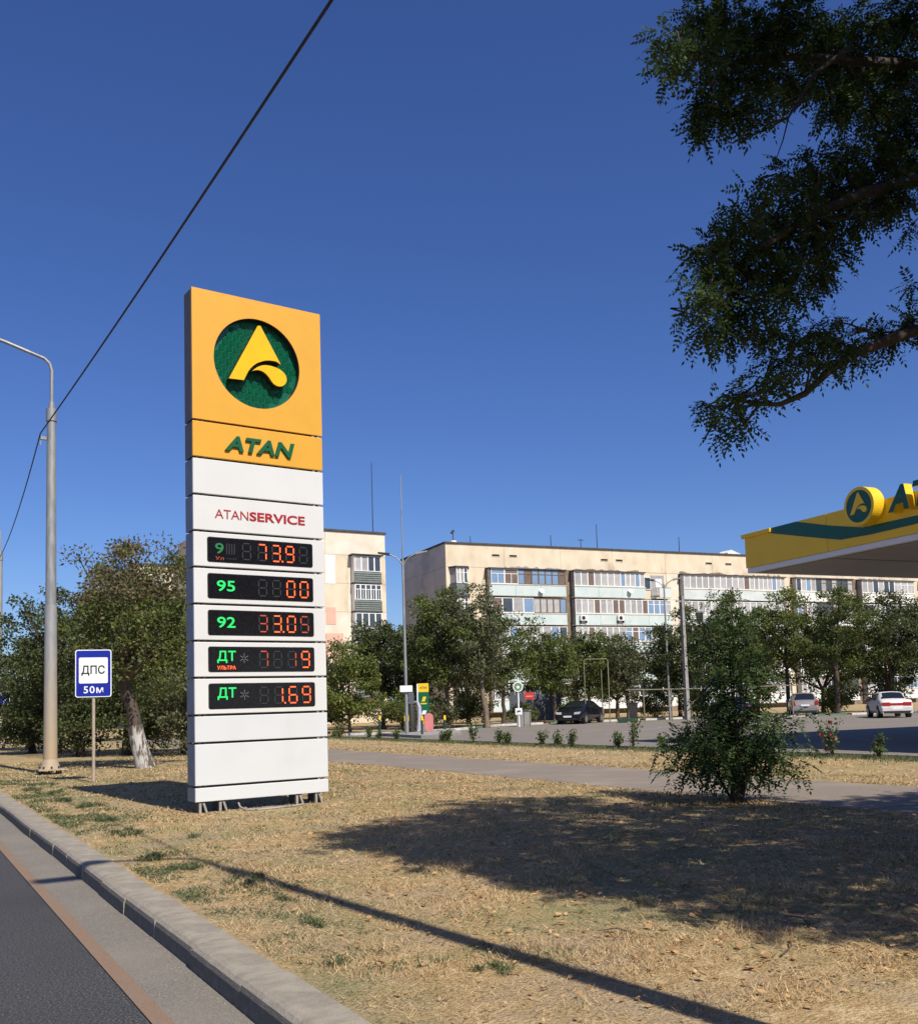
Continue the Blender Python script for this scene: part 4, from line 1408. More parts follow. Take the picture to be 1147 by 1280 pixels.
BR3= [(7.83,4.91,4.85),(7.35,4.99,4.58),(6.98,5.01,4.43),(6.6,5.02,4.28),(6.25,5.02,4.07),(5.95,5.0,3.85),(5.64,4.97,3.72),(5.37,4.92,3.67),(5.09,4.87,3.65)]
BR2= [(7.99,4.71,5.99),(7.22,4.81,5.74),(6.57,4.84,5.5),(5.94,4.87,5.17),(5.39,4.85,4.8),(4.92,4.79,4.45),(4.56,4.66,4.14)]
BR1= [(8.35,4.85,7.26),(7.49,4.92,6.88),(6.64,4.96,6.68),(5.88,4.95,6.47),(5.17,4.93,6.17),(4.6,4.81,6.04)]
BARE= [(6.31,4.7,6.52),(6.0,4.76,6.27),(5.83,4.75,6.05),(5.64,4.74,5.8),(5.37,4.77,5.63),(5.11,4.8,5.49)]
VIS= [(4.23,4.5,5.81,0.09),(4.53,4.66,5.91,0.12),(4.81,5.08,6.12,0.1),(4.97,4.94,6.48,0.16),(4.69,4.6,5.97,0.13),(5.19,4.89,6.49,0.2),(5.58,4.98,6.55,0.24),(5.77,4.8,6.63,0.24),(6.75,5.25,7.14,0.27),(6.68,4.86,6.94,0.19),(7.51,5.07,7.42,0.24),(5.22,4.97,6.18,0.19),(5.54,4.97,6.22,0.22),(6.14,5.14,6.5,0.22),(6.76,5.28,6.84,0.26),(7.47,5.46,7.2,0.26),(7.36,5.03,6.95,0.24),(5.13,5.06,5.96,0.15),(5.15,5.11,5.81,0.11),(5.14,4.84,5.78,0.15),(5.24,4.68,5.72,0.15),(6.36,5.42,6.61,0.09),(6.53,5.01,6.34,0.22),(7.05,5.06,6.55,0.23),(8.07,5.45,7.12,0.27),(7.42,5.26,6.52,0.18),(7.72,5.21,6.54,0.21),(7.72,5.41,6.46,0.13),(5.09,4.44,5.04,0.08),(5.86,4.96,5.55,0.12),(5.94,4.76,5.53,0.15),(6.46,4.92,5.8,0.16),(6.95,5.03,5.96,0.21),(7.67,5.23,6.25,0.24),(4.95,4.53,4.93,0.09),(5.2,4.84,5.04,0.1),(5.67,4.7,5.19,0.16),(6.48,5.06,5.58,0.22),(6.96,5.09,5.71,0.21),(6.93,4.78,5.56,0.17),(5.72,5.05,5.2,0.17),(5.03,4.84,4.84,0.11),(4.82,4.82,4.72,0.09),(4.83,4.91,4.68,0.09),(5.09,4.71,4.74,0.17),(5.81,5.03,5.03,0.21),(6.39,5.16,5.31,0.22),(6.12,4.65,5.09,0.15),(7.19,5.2,5.64,0.12),(4.73,4.64,4.49,0.14),(4.53,4.66,4.29,0.08),(4.4,4.43,4.1,0.11),(5.21,4.92,4.59,0.19),(5.32,4.69,4.54,0.19),(6.28,5.17,4.99,0.18),(6.12,4.78,4.88,0.11),(4.55,4.73,4.11,0.07),(4.65,4.65,4.07,0.11),(5.1,4.87,4.31,0.16),(5.1,4.61,4.27,0.14),(5.57,4.67,4.47,0.1),(6.44,5.12,4.91,0.09),(4.88,4.93,4.12,0.08),(5.02,4.84,4.12,0.1),(5.7,5.17,4.38,0.15),(5.45,4.69,4.14,0.12),(6.38,5.22,4.44,0.15),(6.08,4.76,4.21,0.14),(7.2,5.36,4.59,0.15),(7.22,5.14,4.59,0.13),(7.5,5.14,4.73,0.15),(6.7,5.31,4.66,0.08),(5.85,5.13,4.13,0.12),(6.11,5.16,4.22,0.12),(5.77,4.67,3.98,0.1),(6.38,4.93,4.18,0.09),(5.01,4.57,3.72,0.09),(5.35,4.7,3.72,0.08),(4.65,4.58,3.56,0.07),(5.02,5.06,3.67,0.08),(4.76,4.55,3.55,0.08),(5.09,4.72,3.66,0.08),(4.92,4.82,3.5,0.09),(5.4,5.14,3.62,0.08),(5.2,5.18,3.52,0.06),(7.59,5.18,5.08,0.08),(7.04,4.81,5.3,0.06)]
HID= [(11.35,-0.1,4.66),(13.14,-0.61,5.85),(10.39,4.63,4.47),(5.83,0.01,6.68),(13.65,2.45,7.34),(9.18,1.18,8.2),(7.76,0.34,8.01),(8.31,3.4,8.25),(8.1,-0.06,4.85),(10.11,-2.31,5.78),(6.0,0.82,4.78),(12.57,1.52,6.34),(7.47,3.34,8.39),(7.11,-0.56,5.27),(11.97,-0.55,6.02),(8.76,1.74,4.09),(5.48,2.53,5.48),(12.83,-1.69,6.78),(8.98,-1.63,7.79),(14.31,3.31,5.28),(14.41,2.5,6.64),(15.03,3.69,5.87),(11.77,-0.14,6.91),(10.1,-0.59,5.93),(9.69,-1.24,6.05),(5.74,-1.28,7.19),(6.51,2.74,7.61),(13.76,-0.24,7.7),(8.75,-0.23,4.63),(6.76,0.58,7.43),(10.68,0.92,8.22),(8.54,1.05,7.83),(13.71,0.79,7.38),(5.79,3.34,7.36),(12.27,0.76,5.72),(10.76,0.46,7.54),(11.08,-1.06,4.93),(8.28,0.47,5.9),(9.33,2.67,9.1),(8.06,1.26,8.44),(15.6,2.66,6.25),(9.35,2.83,3.87),(9.58,-0.49,7.89),(8.67,3.34,3.98),(12.14,-0.22,4.96),(11.57,-0.29,7.76),(13.23,3.15,6.32),(13.66,2.03,6.64),(11.2,0.26,5.8),(12.09,2.61,5.5),(11.78,-1.37,5.86),(10.62,2.7,4.57),(14.72,2.08,7.18),(11.55,-0.53,8.54),(14.69,3.09,5.84),(12.57,0.22,6.0),(13.34,0.02,6.49),(13.22,1.35,6.24),(6.83,3.4,7.8),(7.88,4.17,8.65),(7.56,0.93,8.2),(5.99,-0.53,5.84),(8.57,0.29,7.5),(12.08,1.6,7.4),(11.96,3.23,3.93),(7.63,-2.32,5.94),(14.76,1.3,6.71),(10.09,0.61,8.22),(9.37,3.85,4.94),(9.18,3.82,8.58),(6.55,-0.78,7.23),(12.34,2.01,5.82),(9.14,-1.01,8.69),(9.61,5.01,5.73),(5.55,1.62,4.75),(13.23,2.55,5.95),(8.96,-0.1,5.69),(10.55,0.96,5.3),(13.38,4.11,4.91),(9.98,2.7,4.46),(8.17,0.13,6.82),(12.32,-0.66,6.95),(14.09,0.79,8.01),(9.73,0.21,7.9),(7.23,1.44,4.8),(6.43,-0.19,5.05),(9.72,0.05,4.62),(10.61,0.67,4.28),(6.03,2.65,8.09),(6.29,0.45,6.12),(11.2,1.13,9.02),(9.65,1.2,8.66),(6.34,3.33,8.78),(11.26,3.29,4.1),(11.73,0.75,5.33),(9.29,-2.2,6.01),(11.26,0.68,4.3),(12.7,3.69,5.74),(7.29,1.9,9.2),(10.57,-0.26,4.14),(6.05,1.33,5.98),(13.93,1.37,5.45),(12.19,2.64,4.45),(11.54,2.02,5.4),(6.51,3.13,5.54),(5.94,-1.19,5.48),(10.39,-1.78,5.44),(6.98,-0.93,8.28),(8.61,4.84,4.12),(13.29,0.02,8.45),(8.07,1.32,5.56),(9.36,4.95,4.35),(7.57,2.38,4.28),(11.54,-1.89,5.58),(9.71,5.56,4.04),(7.32,2.06,8.03),(8.64,3.57,4.64),(10.94,3.64,4.98),(5.64,2.51,7.36),(13.63,0.38,5.29),(12.85,3.08,5.15),(14.88,2.07,6.24),(15.03,2.48,5.5),(9.8,-1.46,8.25),(5.9,-0.99,7.8),(10.46,-1.84,6.97),(7.43,3.03,7.72),(9.58,-1.83,7.58),(9.16,4.65,5.16),(6.74,2.09,6.86),(7.8,2.33,8.89),(10.43,-0.31,7.68),(14.52,1.09,7.56),(5.88,2.51,8.83),(7.26,-0.07,4.82),(10.46,3.83,4.39),(6.96,3.68,4.39),(7.55,-2.21,6.6),(12.83,-1.64,5.9),(9.51,-1.69,5.14),(10.51,1.62,4.67),(15.11,1.54,5.46),(7.51,1.51,3.89),(13.27,1.88,7.76),(9.1,2.47,4.46),(8.4,-1.58,5.26),(13.92,2.86,4.62),(5.87,-0.05,4.77),(9.79,3.94,3.78),(12.69,1.19,8.66),(7.58,0.54,6.04),(10.0,1.16,4.97),(10.86,1.6,3.94),(14.41,3.26,6.39),(13.16,0.07,5.81),(6.13,1.06,8.83),(6.69,0.1,4.43),(7.4,0.71,7.16),(9.61,1.89,9.17),(7.65,-0.38,6.08),(8.84,4.1,9.14),(9.07,-0.62,6.56),(10.4,-1.02,7.82),(9.6,-0.2,8.83),(6.66,3.2,4.94),(13.46,3.45,4.62),(11.89,3.08,4.81),(9.8,-0.05,7.0),(6.17,2.58,6.42),(9.73,-1.48,6.92),(14.43,0.61,7.07),(13.48,-1.14,7.53),(8.04,1.99,5.04),(10.88,-2.2,5.49),(7.41,4.41,8.32),(11.62,-1.82,6.46),(6.6,1.93,8.03),(11.55,0.49,6.26),(12.22,3.39,5.42),(11.02,-0.07,8.02),(6.89,-1.86,7.47),(6.91,2.77,5.87),(12.69,1.26,4.34),(9.35,-0.62,5.73),(12.02,1.21,6.41),(12.41,2.37,7.33),(9.48,3.3,4.51),(12.99,1.28,7.64),(12.08,0.1,7.54),(13.22,0.56,7.68),(7.43,-0.52,8.62),(11.74,3.94,5.02),(12.33,0.64,4.51),(7.9,2.35,8.16),(11.29,1.14,5.11),(9.69,0.56,5.28),(9.41,3.35,8.12),(11.17,-1.8,7.07),(8.37,-0.66,6.06),(15.11,0.73,7.36),(6.86,0.05,8.52),(6.07,1.11,8.15),(14.52,-0.38,6.23),(10.33,4.48,5.34),(7.23,-0.4,7.25),(7.43,3.39,5.62),(6.14,2.02,7.57),(8.46,-2.04,6.09),(12.13,0.64,6.77),(10.65,-0.33,5.21),(10.17,-1.66,6.02),(7.3,2.13,5.07),(10.3,-1.23,5.12),(10.93,2.14,5.27),(5.8,-0.13,8.18),(6.61,2.6,4.31),(9.55,1.0,3.96),(13.73,-1.12,6.81),(11.61,-1.67,7.94),(10.5,-0.57,6.82),(10.16,1.89,8.66),(13.83,2.13,5.36),(8.15,-0.29,7.55),(6.92,-1.02,6.62),(11.71,0.64,8.64),(6.39,-0.17,7.12),(11.18,-0.61,6.0),(8.03,-1.23,7.62),(9.58,-2.28,6.83),(8.67,0.64,4.38),(12.32,-1.49,7.28),(5.49,1.41,6.52),(9.0,-1.2,5.52),(7.95,3.03,5.22),(6.94,0.9,4.58),(7.94,-0.35,8.27),(6.83,1.75,5.96),(12.58,-1.17,5.22),(7.72,-1.18,5.48),(11.97,-1.17,6.45),(13.38,-0.4,5.28),(11.25,-0.49,6.81),(14.1,-0.54,5.6),(7.27,3.46,9.01),(9.78,0.45,9.13),(5.75,0.5,7.63),(5.98,1.97,5.32),(9.46,0.83,7.74),(9.43,4.47,8.46),(8.65,-0.72,5.13),(10.16,-0.61,4.56),(8.64,2.03,5.21),(8.29,0.65,8.71),(12.15,1.53,8.01),(12.84,0.72,6.29),(6.36,-1.41,6.43),(6.93,1.87,4.17),(12.05,3.82,4.19),(11.79,-2.19,7.15),(6.13,3.75,8.25),(6.58,0.12,5.58),(7.16,-0.33,7.94),(12.19,1.55,5.2),(13.01,-0.43,7.68),(9.88,-0.61,7.27),(14.41,1.75,7.64),(10.72,-0.82,8.33),(8.48,4.72,5.14),(10.71,3.0,3.91),(5.78,0.78,5.69),(8.82,0.06,6.87),(6.82,-2.03,6.34),(10.92,-2.56,6.14),(5.68,2.18,6.82),(5.85,2.75,4.84),(8.98,4.99,5.71),(14.74,4.26,5.23),(12.53,1.39,5.73),(8.38,-1.0,8.46),(6.09,4.04,7.7),(7.83,1.01,4.73),(14.44,0.44,6.07),(13.25,0.74,4.56),(6.34,1.09,7.36),(9.31,4.46,3.91),(9.9,2.0,5.01),(8.69,-1.24,4.65),(11.45,0.1,8.88),(10.07,0.2,4.01),(12.53,2.25,6.42),(6.55,1.15,5.05),(6.6,1.58,8.57),(8.11,3.69,5.14),(12.89,0.63,5.52),(8.02,-1.89,7.2),(14.66,1.09,6.11),(10.51,3.67,3.69),(7.5,0.49,4.57),(5.32,1.29,5.38),(11.65,0.77,7.21),(9.09,1.17,9.41),(8.26,2.45,4.37),(8.64,-1.39,6.77),(7.35,3.47,3.95),(6.91,1.19,7.93),(7.97,4.35,4.89),(12.99,3.91,4.45),(8.71,4.51,8.04),(12.45,-0.12,8.51),(10.78,-2.51,6.91),(12.25,4.43,4.31),(13.62,0.54,6.21),(13.77,2.62,6.38),(9.09,1.16,4.7),(6.64,2.43,5.25),(14.26,-0.52,6.81),(12.78,-0.05,4.63),(12.43,2.89,5.96),(11.33,-1.06,7.27),(8.2,2.32,9.41),(5.92,1.66,8.42),(7.05,2.26,7.42),(6.51,-0.14,6.45),(11.34,4.56,4.6),(7.77,-1.37,6.5),(8.6,-0.09,8.19),(7.45,-1.53,8.18),(7.32,0.23,8.92),(8.97,2.13,9.25),(15.06,0.42,6.82),(9.27,2.01,8.34),(11.76,0.87,4.71),(11.29,5.0,4.05),(6.8,-1.57,5.77),(6.76,1.28,6.71),(10.03,3.74,5.17),(13.92,4.06,5.48),(9.51,-0.63,4.63),(14.44,2.13,4.78),(13.39,3.1,5.65),(11.68,1.56,4.69),(11.0,2.45,4.1),(6.68,4.16,8.39),(10.05,0.6,7.43),(9.95,2.49,8.15),(9.44,1.93,4.07),(13.62,3.63,5.91),(9.12,-0.19,7.44),(15.37,1.22,6.94),(7.47,-0.89,4.81),(7.51,4.03,4.4),(9.41,-1.26,4.69),(7.12,0.96,6.1),(14.02,1.42,7.26),(7.71,3.05,9.42),(9.2,0.52,8.32),(10.69,0.26,6.2),(9.18,0.34,4.78),(13.04,0.44,7.02),(10.8,-1.65,5.89),(13.58,1.48,4.76),(9.67,4.26,4.57),(10.35,1.85,8.0),(8.73,-0.8,7.37),(10.44,-1.24,6.57),(14.9,1.53,7.96),(8.56,2.12,7.93),(12.79,-1.04,6.48),(6.69,2.81,9.1),(11.42,1.91,4.04),(9.32,1.28,5.29),(12.6,-0.92,5.8),(5.75,0.97,7.11),(6.42,1.87,4.55),(5.72,2.17,5.96),(10.41,0.3,8.87),(8.49,2.91,8.8),(8.11,-0.49,6.63),(9.82,-0.75,6.6),(11.08,-1.36,8.08),(7.52,1.84,5.66),(7.16,0.87,5.44),(6.52,2.9,6.94),(6.41,3.43,7.31),(6.96,0.35,6.4),(12.54,4.24,5.12),(8.12,1.62,9.32),(7.1,-0.17,5.87),(12.33,0.67,8.13),(8.1,1.82,3.89),(6.67,2.39,8.59),(13.28,0.92,8.47),(5.3,3.58,6.96),(9.9,1.15,9.26),(12.88,1.32,5.09),(11.55,1.38,8.44),(12.85,2.74,6.93),(7.92,2.94,4.12),(5.39,2.06,8.07),(8.01,4.09,7.88),(10.52,-2.08,6.39),(11.42,2.52,4.89),(8.76,-1.31,6.14),(13.3,1.93,5.69),(10.24,-1.76,7.87),(9.88,1.55,4.5),(14.17,0.81,5.59),(11.13,0.28,6.73),(8.54,1.7,8.53),(11.45,4.02,3.97),(12.11,-0.81,7.54),(11.01,1.95,7.91),(14.31,-0.35,7.41),(7.22,-1.72,6.91),(5.54,-0.62,7.11),(9.06,3.19,8.68),(13.77,2.16,4.56),(10.9,4.16,5.46),(10.16,-0.15,8.52),(12.81,2.53,4.69),(11.39,-2.45,6.61),(15.46,2.51,7.02),(12.83,3.3,4.48),(6.41,0.86,5.6),(8.75,-2.41,7.39),(6.66,-1.4,7.12),(10.49,2.47,3.66),(5.39,2.68,8.14),(6.72,0.35,5.0),(7.95,0.32,7.4),(5.73,-1.32,6.3),(10.67,-0.97,5.72),(13.8,-1.11,6.03),(11.34,1.24,5.74),(10.48,1.25,8.97),(9.96,-0.25,5.27),(7.27,0.89,8.85),(15.34,1.79,7.43),(11.61,0.12,5.27),(12.48,1.86,4.49),(7.5,-0.09,6.66),(11.9,0.24,4.21),(13.16,1.77,4.39),(7.9,1.28,7.49),(15.59,1.77,6.11),(13.79,1.54,8.27),(9.98,1.51,3.76),(12.48,0.53,7.34),(8.4,4.1,3.89),(8.46,0.75,5.34),(8.64,3.16,9.36),(10.37,0.05,6.72),(13.59,-0.36,6.95),(13.95,-0.12,6.24),(8.68,0.5,9.24),(8.86,3.04,5.06),(10.13,-2.69,6.29),(12.58,2.18,5.19),(6.44,-0.18,7.86),(12.56,-1.06,8.0),(9.22,0.53,5.81),(14.68,2.87,5.01),(7.38,2.94,4.58),(12.19,-0.35,7.99),(14.32,2.58,5.78),(7.75,4.12,5.53),(8.94,2.75,8.03),(9.93,3.15,3.93),(12.29,0.54,8.9),(7.71,0.58,5.19),(10.07,5.4,4.7),(6.54,-1.1,7.87),(5.64,0.77,6.48),(13.4,2.76,4.26),(5.91,-0.01,5.51),(14.37,1.81,5.82),(11.45,1.38,7.52),(13.19,1.47,6.99),(10.15,0.36,5.69),(10.87,1.52,5.43),(5.36,2.63,6.47),(14.32,3.65,4.71),(8.67,-0.24,8.99),(7.95,3.53,4.47),(7.75,4.07,9.31),(9.58,0.05,6.13),(8.52,4.06,8.48),(6.49,1.64,5.46),(9.16,4.98,8.18),(7.98,-0.69,5.18),(7.26,0.88,4.03),(6.16,1.76,6.88),(5.51,0.47,5.12),(5.26,2.2,4.59),(8.58,-2.66,6.29),(6.65,0.73,8.92),(8.06,0.09,8.87),(11.83,-1.03,4.84),(10.91,2.96,5.22),(11.53,0.5,7.98),(13.27,-1.16,5.58),(6.21,0.5,6.88),(12.72,2.81,4.11),(8.86,-2.07,5.44),(12.99,4.66,4.63),(10.35,0.51,4.9),(7.54,-0.9,7.9),(10.09,4.63,3.92),(11.43,-0.65,5.23),(9.38,0.18,3.97),(7.53,-2.31,7.26),(9.28,1.86,4.98),(7.01,-1.27,5.26),(10.82,4.29,3.82),(9.53,-1.21,7.69),(10.17,-0.97,8.68),(12.42,1.17,7.01),(5.59,1.27,7.68),(8.14,-2.52,6.95),(7.38,3.81,7.69),(9.24,3.58,9.37),(8.21,4.55,9.15),(8.75,2.36,8.54),(14.99,0.69,5.73),(6.76,-0.96,6.0),(10.67,1.37,7.76),(7.98,0.22,4.19),(7.9,0.94,3.94),(11.92,-1.04,8.23),(12.72,0.16,7.78),(9.67,1.68,7.97),(6.57,1.32,4.29),(14.07,0.8,4.93),(7.26,2.58,8.47),(10.44,-1.24,7.24),(7.22,2.83,5.24),(6.46,0.61,8.29),(11.85,2.12,7.68),(12.64,-0.3,5.43),(10.29,5.2,4.07),(8.9,-2.18,6.57),(13.81,1.33,6.46),(13.57,2.75,5.13),(7.37,1.63,8.51),(11.25,-1.13,6.36),(5.4,3.57,7.91),(12.11,-0.8,5.37),(9.22,3.55,3.71),(8.24,-0.42,4.29),(12.36,0.06,6.89),(9.65,-2.54,7.49),(8.43,-1.56,8.08),(10.39,2.4,5.1),(12.37,3.63,4.79),(6.59,4.39,7.78),(10.36,-2.3,7.49),(12.2,-2.12,6.02),(7.16,1.51,7.37),(5.78,3.2,8.28),(6.05,2.95,4.24),(13.37,-1.48,6.44),(5.5,0.74,8.31),(10.92,4.68,5.04),(9.39,5.35,4.9),(10.91,-0.06,7.22),(12.11,-1.58,5.37),(7.31,-1.04,7.2),(15.43,2.98,5.59),(9.95,3.08,4.99),(12.82,-0.43,6.66),(7.82,0.92,9.28),(12.85,-1.06,7.19),(8.83,3.79,7.99),(12.99,2.07,6.9),(8.64,1.15,3.95),(13.76,4.6,4.73),(6.05,-0.83,6.61),(8.95,-0.86,8.02),(11.95,1.55,4.11),(9.45,-2.75,6.32),(8.19,-1.46,5.92),(9.3,-0.21,5.14),(12.44,0.35,5.16),(7.43,3.4,4.99),(7.75,-1.87,5.22),(11.82,2.5,3.91),(10.98,0.54,8.61),(11.49,3.27,5.37),(11.93,0.07,5.94),(7.72,0.04,5.55),(9.69,4.25,5.31),(8.47,2.79,3.77),(8.91,4.29,4.7),(13.73,0.44,6.87),(11.42,1.19,3.96),(5.9,-0.61,5.07),(5.27,1.99,5.21),(8.89,0.88,8.76),(7.12,0.39,8.02),(6.82,1.36,9.15),(15.71,3.36,6.23),(5.4,4.08,7.39),(14.38,0.34,7.64),(12.71,1.81,7.4),(6.71,3.4,6.15),(9.79,-0.86,5.19),(8.29,1.52,4.49),(15.06,2.91,6.48),(7.88,1.87,7.69),(9.33,5.01,7.54),(6.67,-0.77,4.82),(5.39,0.4,6.97),(10.88,0.62,9.23),(15.27,1.15,6.21),(5.95,2.8,5.83),(6.22,1.96,6.27),(10.75,1.51,8.43),(8.65,1.38,5.18),(9.49,4.1,9.07),(14.56,1.37,5.2),(7.87,2.99,8.71),(11.04,0.48,4.92),(5.41,1.82,7.42),(8.69,4.95,8.87),(10.87,-0.38,8.86),(5.38,1.4,8.58),(11.93,4.94,4.07),(7.4,-1.1,6.06),(8.31,3.7,9.22),(9.24,2.51,5.14),(8.31,-0.25,5.5),(6.69,3.16,4.04),(6.63,1.98,9.13),(10.71,5.16,4.57),(14.9,3.6,5.16),(9.88,4.87,5.12),(8.06,4.85,8.61),(8.63,-0.07,6.29),(14.41,3.69,5.8),(15.5,1.82,6.83),(6.01,-1.73,6.84),(8.37,2.58,5.05),(9.84,2.45,3.68),(12.2,-2.22,6.63),(7.51,-0.79,6.67),(9.57,-2.39,5.48),(6.02,0.34,8.66),(7.87,2.42,3.73),(9.65,0.68,4.5),(8.94,2.39,3.71),(11.15,-1.65,5.13),(6.69,2.9,8.25),(10.86,-2.0,7.7),(9.31,-1.68,6.36),(10.3,2.17,4.19),(7.99,-1.22,4.66),(8.07,4.48,4.26),(7.95,-1.89,7.85),(12.81,0.41,8.54)]
HIDX= [(5.04,2.26,8.46),(5.48,-0.26,7.67),(5.92,4.54,7.45),(5.03,4.07,7.04),(5.2,2.08,6.54),(6.16,3.34,7.85),(5.9,4.11,7.19),(5.48,3.08,6.96),(5.05,1.87,6.11),(5.16,1.18,7.98),(5.19,0.39,6.13),(5.91,3.7,6.9),(5.35,-0.21,6.49),(4.94,3.05,6.48),(5.14,0.75,6.71),(5.24,0.08,7.81),(5.23,0.32,8.53),(5.95,1.26,5.46),(6.05,-0.15,7.53),(5.15,2.29,5.9),(5.16,0.59,7.64),(4.99,2.67,7.82),(5.42,1.39,5.91),(5.24,1.79,6.92),(6.05,-0.13,6.23),(4.96,2.77,7.18),(5.17,-0.11,5.28),(5.32,0.92,6.06),(5.49,-0.03,8.64),(4.93,2.3,5.52),(5.16,2.29,7.69),(6.3,2.79,8.64),(5.77,2.19,8.37),(6.32,-0.26,8.69),(6.11,0.91,6.32),(5.1,0.58,5.49),(5.51,-0.08,5.93),(5.39,3.22,6.47),(6.1,2.73,7.28),(5.22,-0.35,8.43),(4.91,3.5,6.32),(5.18,1.08,7.4),(5.33,1.3,6.98),(5.44,-0.13,7.23),(5.73,4.03,8.09),(6.14,0.31,7.94),(5.98,0.62,5.24),(6.14,1.45,7.73),(5.19,2.02,8.79),(5.4,2.83,8.67),(5.22,0.97,8.8),(5.03,1.42,6.31),(5.08,1.62,8.08),(6.05,1.36,6.49),(6.16,2.31,6.9),(5.8,3.02,6.67),(5.11,3.04,6.08),(5.61,0.34,6.07),(5.02,3.2,7.54),(6.01,3.19,5.21),(6.17,2.19,8.54),(5.06,2.24,7.06),(5.45,2.9,7.62),(5.12,1.83,5.67),(5.56,-0.45,6.16),(5.19,3.19,8.27),(5.18,-0.34,5.73),(4.89,3.8,6.7),(6.03,3.17,6.28),(6.14,3.29,6.79),(5.05,3.81,7.63),(5.48,-0.45,8.78),(5.81,1.48,7.25),(6.06,2.49,5.39),(5.77,1.76,7.78),(5.49,4.6,7.29),(5.7,2.0,8.74),(5.95,-0.47,8.71),(5.26,0.12,5.63),(6.18,-0.48,8.21),(5.46,-0.41,5.43),(5.36,2.41,8.69),(5.26,-0.42,7.99),(5.63,1.71,5.64),(5.76,3.4,8.77),(5.87,2.64,6.93),(4.97,1.34,5.79),(6.2,0.6,7.38),(6.21,4.27,8.18),(6.01,2.98,7.69)]
rg = np.random.default_rng(5)
OT = empty('overhanging_tree', (9.4, 2.2, GZ), 0, 'large robinia tree overhanging from the right with dark feathery branches against the sky', 'tree')
inv = np.array([9.4, 2.2, GZ])
b = MB()
top = np.array([9.2, 2.5, 3.4])
b.tube([(9.4, 2.2, .0), (9.38, 2.25, 1.0), (9.3, 2.4, 2.4), tuple(top)], [.30, .24, .21, .19], 12)
for br, r0 in ((BR1, .050), (BR2, .050), (BR3, .045)):
    pts = [tuple(top), tuple((top + np.array(br[0])) / 2 + np.array([0, -.1, .35]))] + br
    n = len(pts)
    b.tube(pts, [r0 * (1.5 - 1.35 * i / (n - 1)) for i in range(n)], 8)
b.tube(BARE, [.022, .018, .013, .010, .008, .005], 5)
for s in (1, 2, 3):
    p = np.array(BARE[s])
    for k in range(2):
        q_ = p + rg.normal(size=3) * .12 + np.array([-.12, 0, -.14])
        b.tube([tuple(p), tuple((p + q_) / 2 + rg.normal(size=3) * .02), tuple(q_)], [.008, .006, .003], 4)
spine = np.array([p for br in (BR1, BR2, BR3) for p in br])
for c in VIS:
    c = np.array(c[:3])
    j = np.argsort(np.linalg.norm(spine - c, axis=1))[0]
    if np.linalg.norm(spine[j] - c) > .5: continue
    m_ = (spine[j] + c) / 2 + rg.normal(size=3) * .08
    b.tube([tuple(spine[j]), tuple(m_), tuple(c)], [.012, .008, .004], 5, cap=False)
HIDa = np.array(HID)
limbs = HIDa[rg.choice(len(HIDa), 26, replace=False)]
for e_ in limbs:
    m_ = top * .5 + e_ * .5 + np.array([0, 0, .4]) + rg.normal(size=3) * .2
    b.tube([tuple(top), tuple(m_), tuple(e_)], [.10, .06, .015], 7, cap=False)
b.v = [tuple(np.array(p) - np.array([9.4, 2.2, GZ])) for p in b.v]
for c in HIDX:
    c = np.array(c)
    j = np.argsort(np.linalg.norm(HIDa - c, axis=1))[0]
    if np.linalg.norm(HIDa[j] - c) < 1.3:
        b.tube([tuple(HIDa[j] - inv), tuple((HIDa[j] + c) / 2 - inv + rg.normal(size=3) * .05), tuple(c - inv)], [.009, .006, .003], 5, cap=False)
b.build('trunk', M['twig'], OT)
vis = np.array(VIS)
nv = np.maximum(8, (vis[:, 3] / .20) ** 2 * 112).astype(int)
Vl = []
for c, n in zip(vis, nv):
    c = c * np.array([1, 1, 1, .80])
    Vl.append(sprays(c[None, :], int(n), .165, 6, .26, rg, .45))
HIDa = HIDa[rg.uniform(size=len(HIDa)) > .20]
hid = np.concatenate([HIDa, np.full((len(HIDa), 1), .55)], 1)
Vl.append(sprays(hid, 34, .26, 5, .36, rg))
Vl.append(sprays(np.concatenate([np.array(HIDX), np.full((len(HIDX), 1), .30)], 1), 22, .19, 5, .34, rg))
V = np.concatenate(Vl) - inv
link('crown', quads_mesh('crown', V, M['leaf_robinia']), OT)

# the young roadside tree beside the path
YT = empty('young_tree', (10.07, 10.0, GZ), 0, 'dark feathery young tree with several stems growing at the edge of the footpath', 'tree')
rg = np.random.default_rng(15)
b = MB()
cl = []
for k in range(12):
    a = 2.4 * k + rg.uniform(-.3, .3)
    h = [2.75, 2.5, 2.2, 2.6, 1.05, 2.35, .95, 1.8, .85, 2.45, 1.15, 1.5][k]
    sp = [.10, .26, .36, .20, .85, .34, .80, .42, .85, .30, .75, .46][k]
    p0 = np.array([.06 * math.cos(a), .06 * math.sin(a), 0])
    p1 = np.array([sp * .35 * math.cos(a), sp * .35 * math.sin(a), h * .45])
    p2 = np.array([sp * math.cos(a), sp * math.sin(a), h])
    b.tube([tuple(p0), tuple(p1), tuple(p2)], [.022, .015, .005], 6, cap=False)
    for j in range(11):
        t = (.22 if h > 1.2 else .35) + (.78 if h > 1.2 else .65) * j / 10
        q_ = (1 - t) ** 2 * p0 + 2 * t * (1 - t) * p1 + t * t * p2
        aa = rg.uniform(0, 2 * PI)
        ln = rg.uniform(.15, .60) * (1.15 - .55 * t) * (1.0 if h > 1.2 else 1.25)
        e_ = q_ + np.array([math.cos(aa) * ln, math.sin(aa) * ln, rg.uniform(-.15, .25) * ln + .03])
        b.tube([tuple(q_), tuple(e_)], [.008, .003], 4, cap=False)
        if e_[2] > .32:
            cl.append((*e_, .17))
            cl.append((*((q_ + e_) / 2), .15))
b.build('trunk', M['twig'], YT)
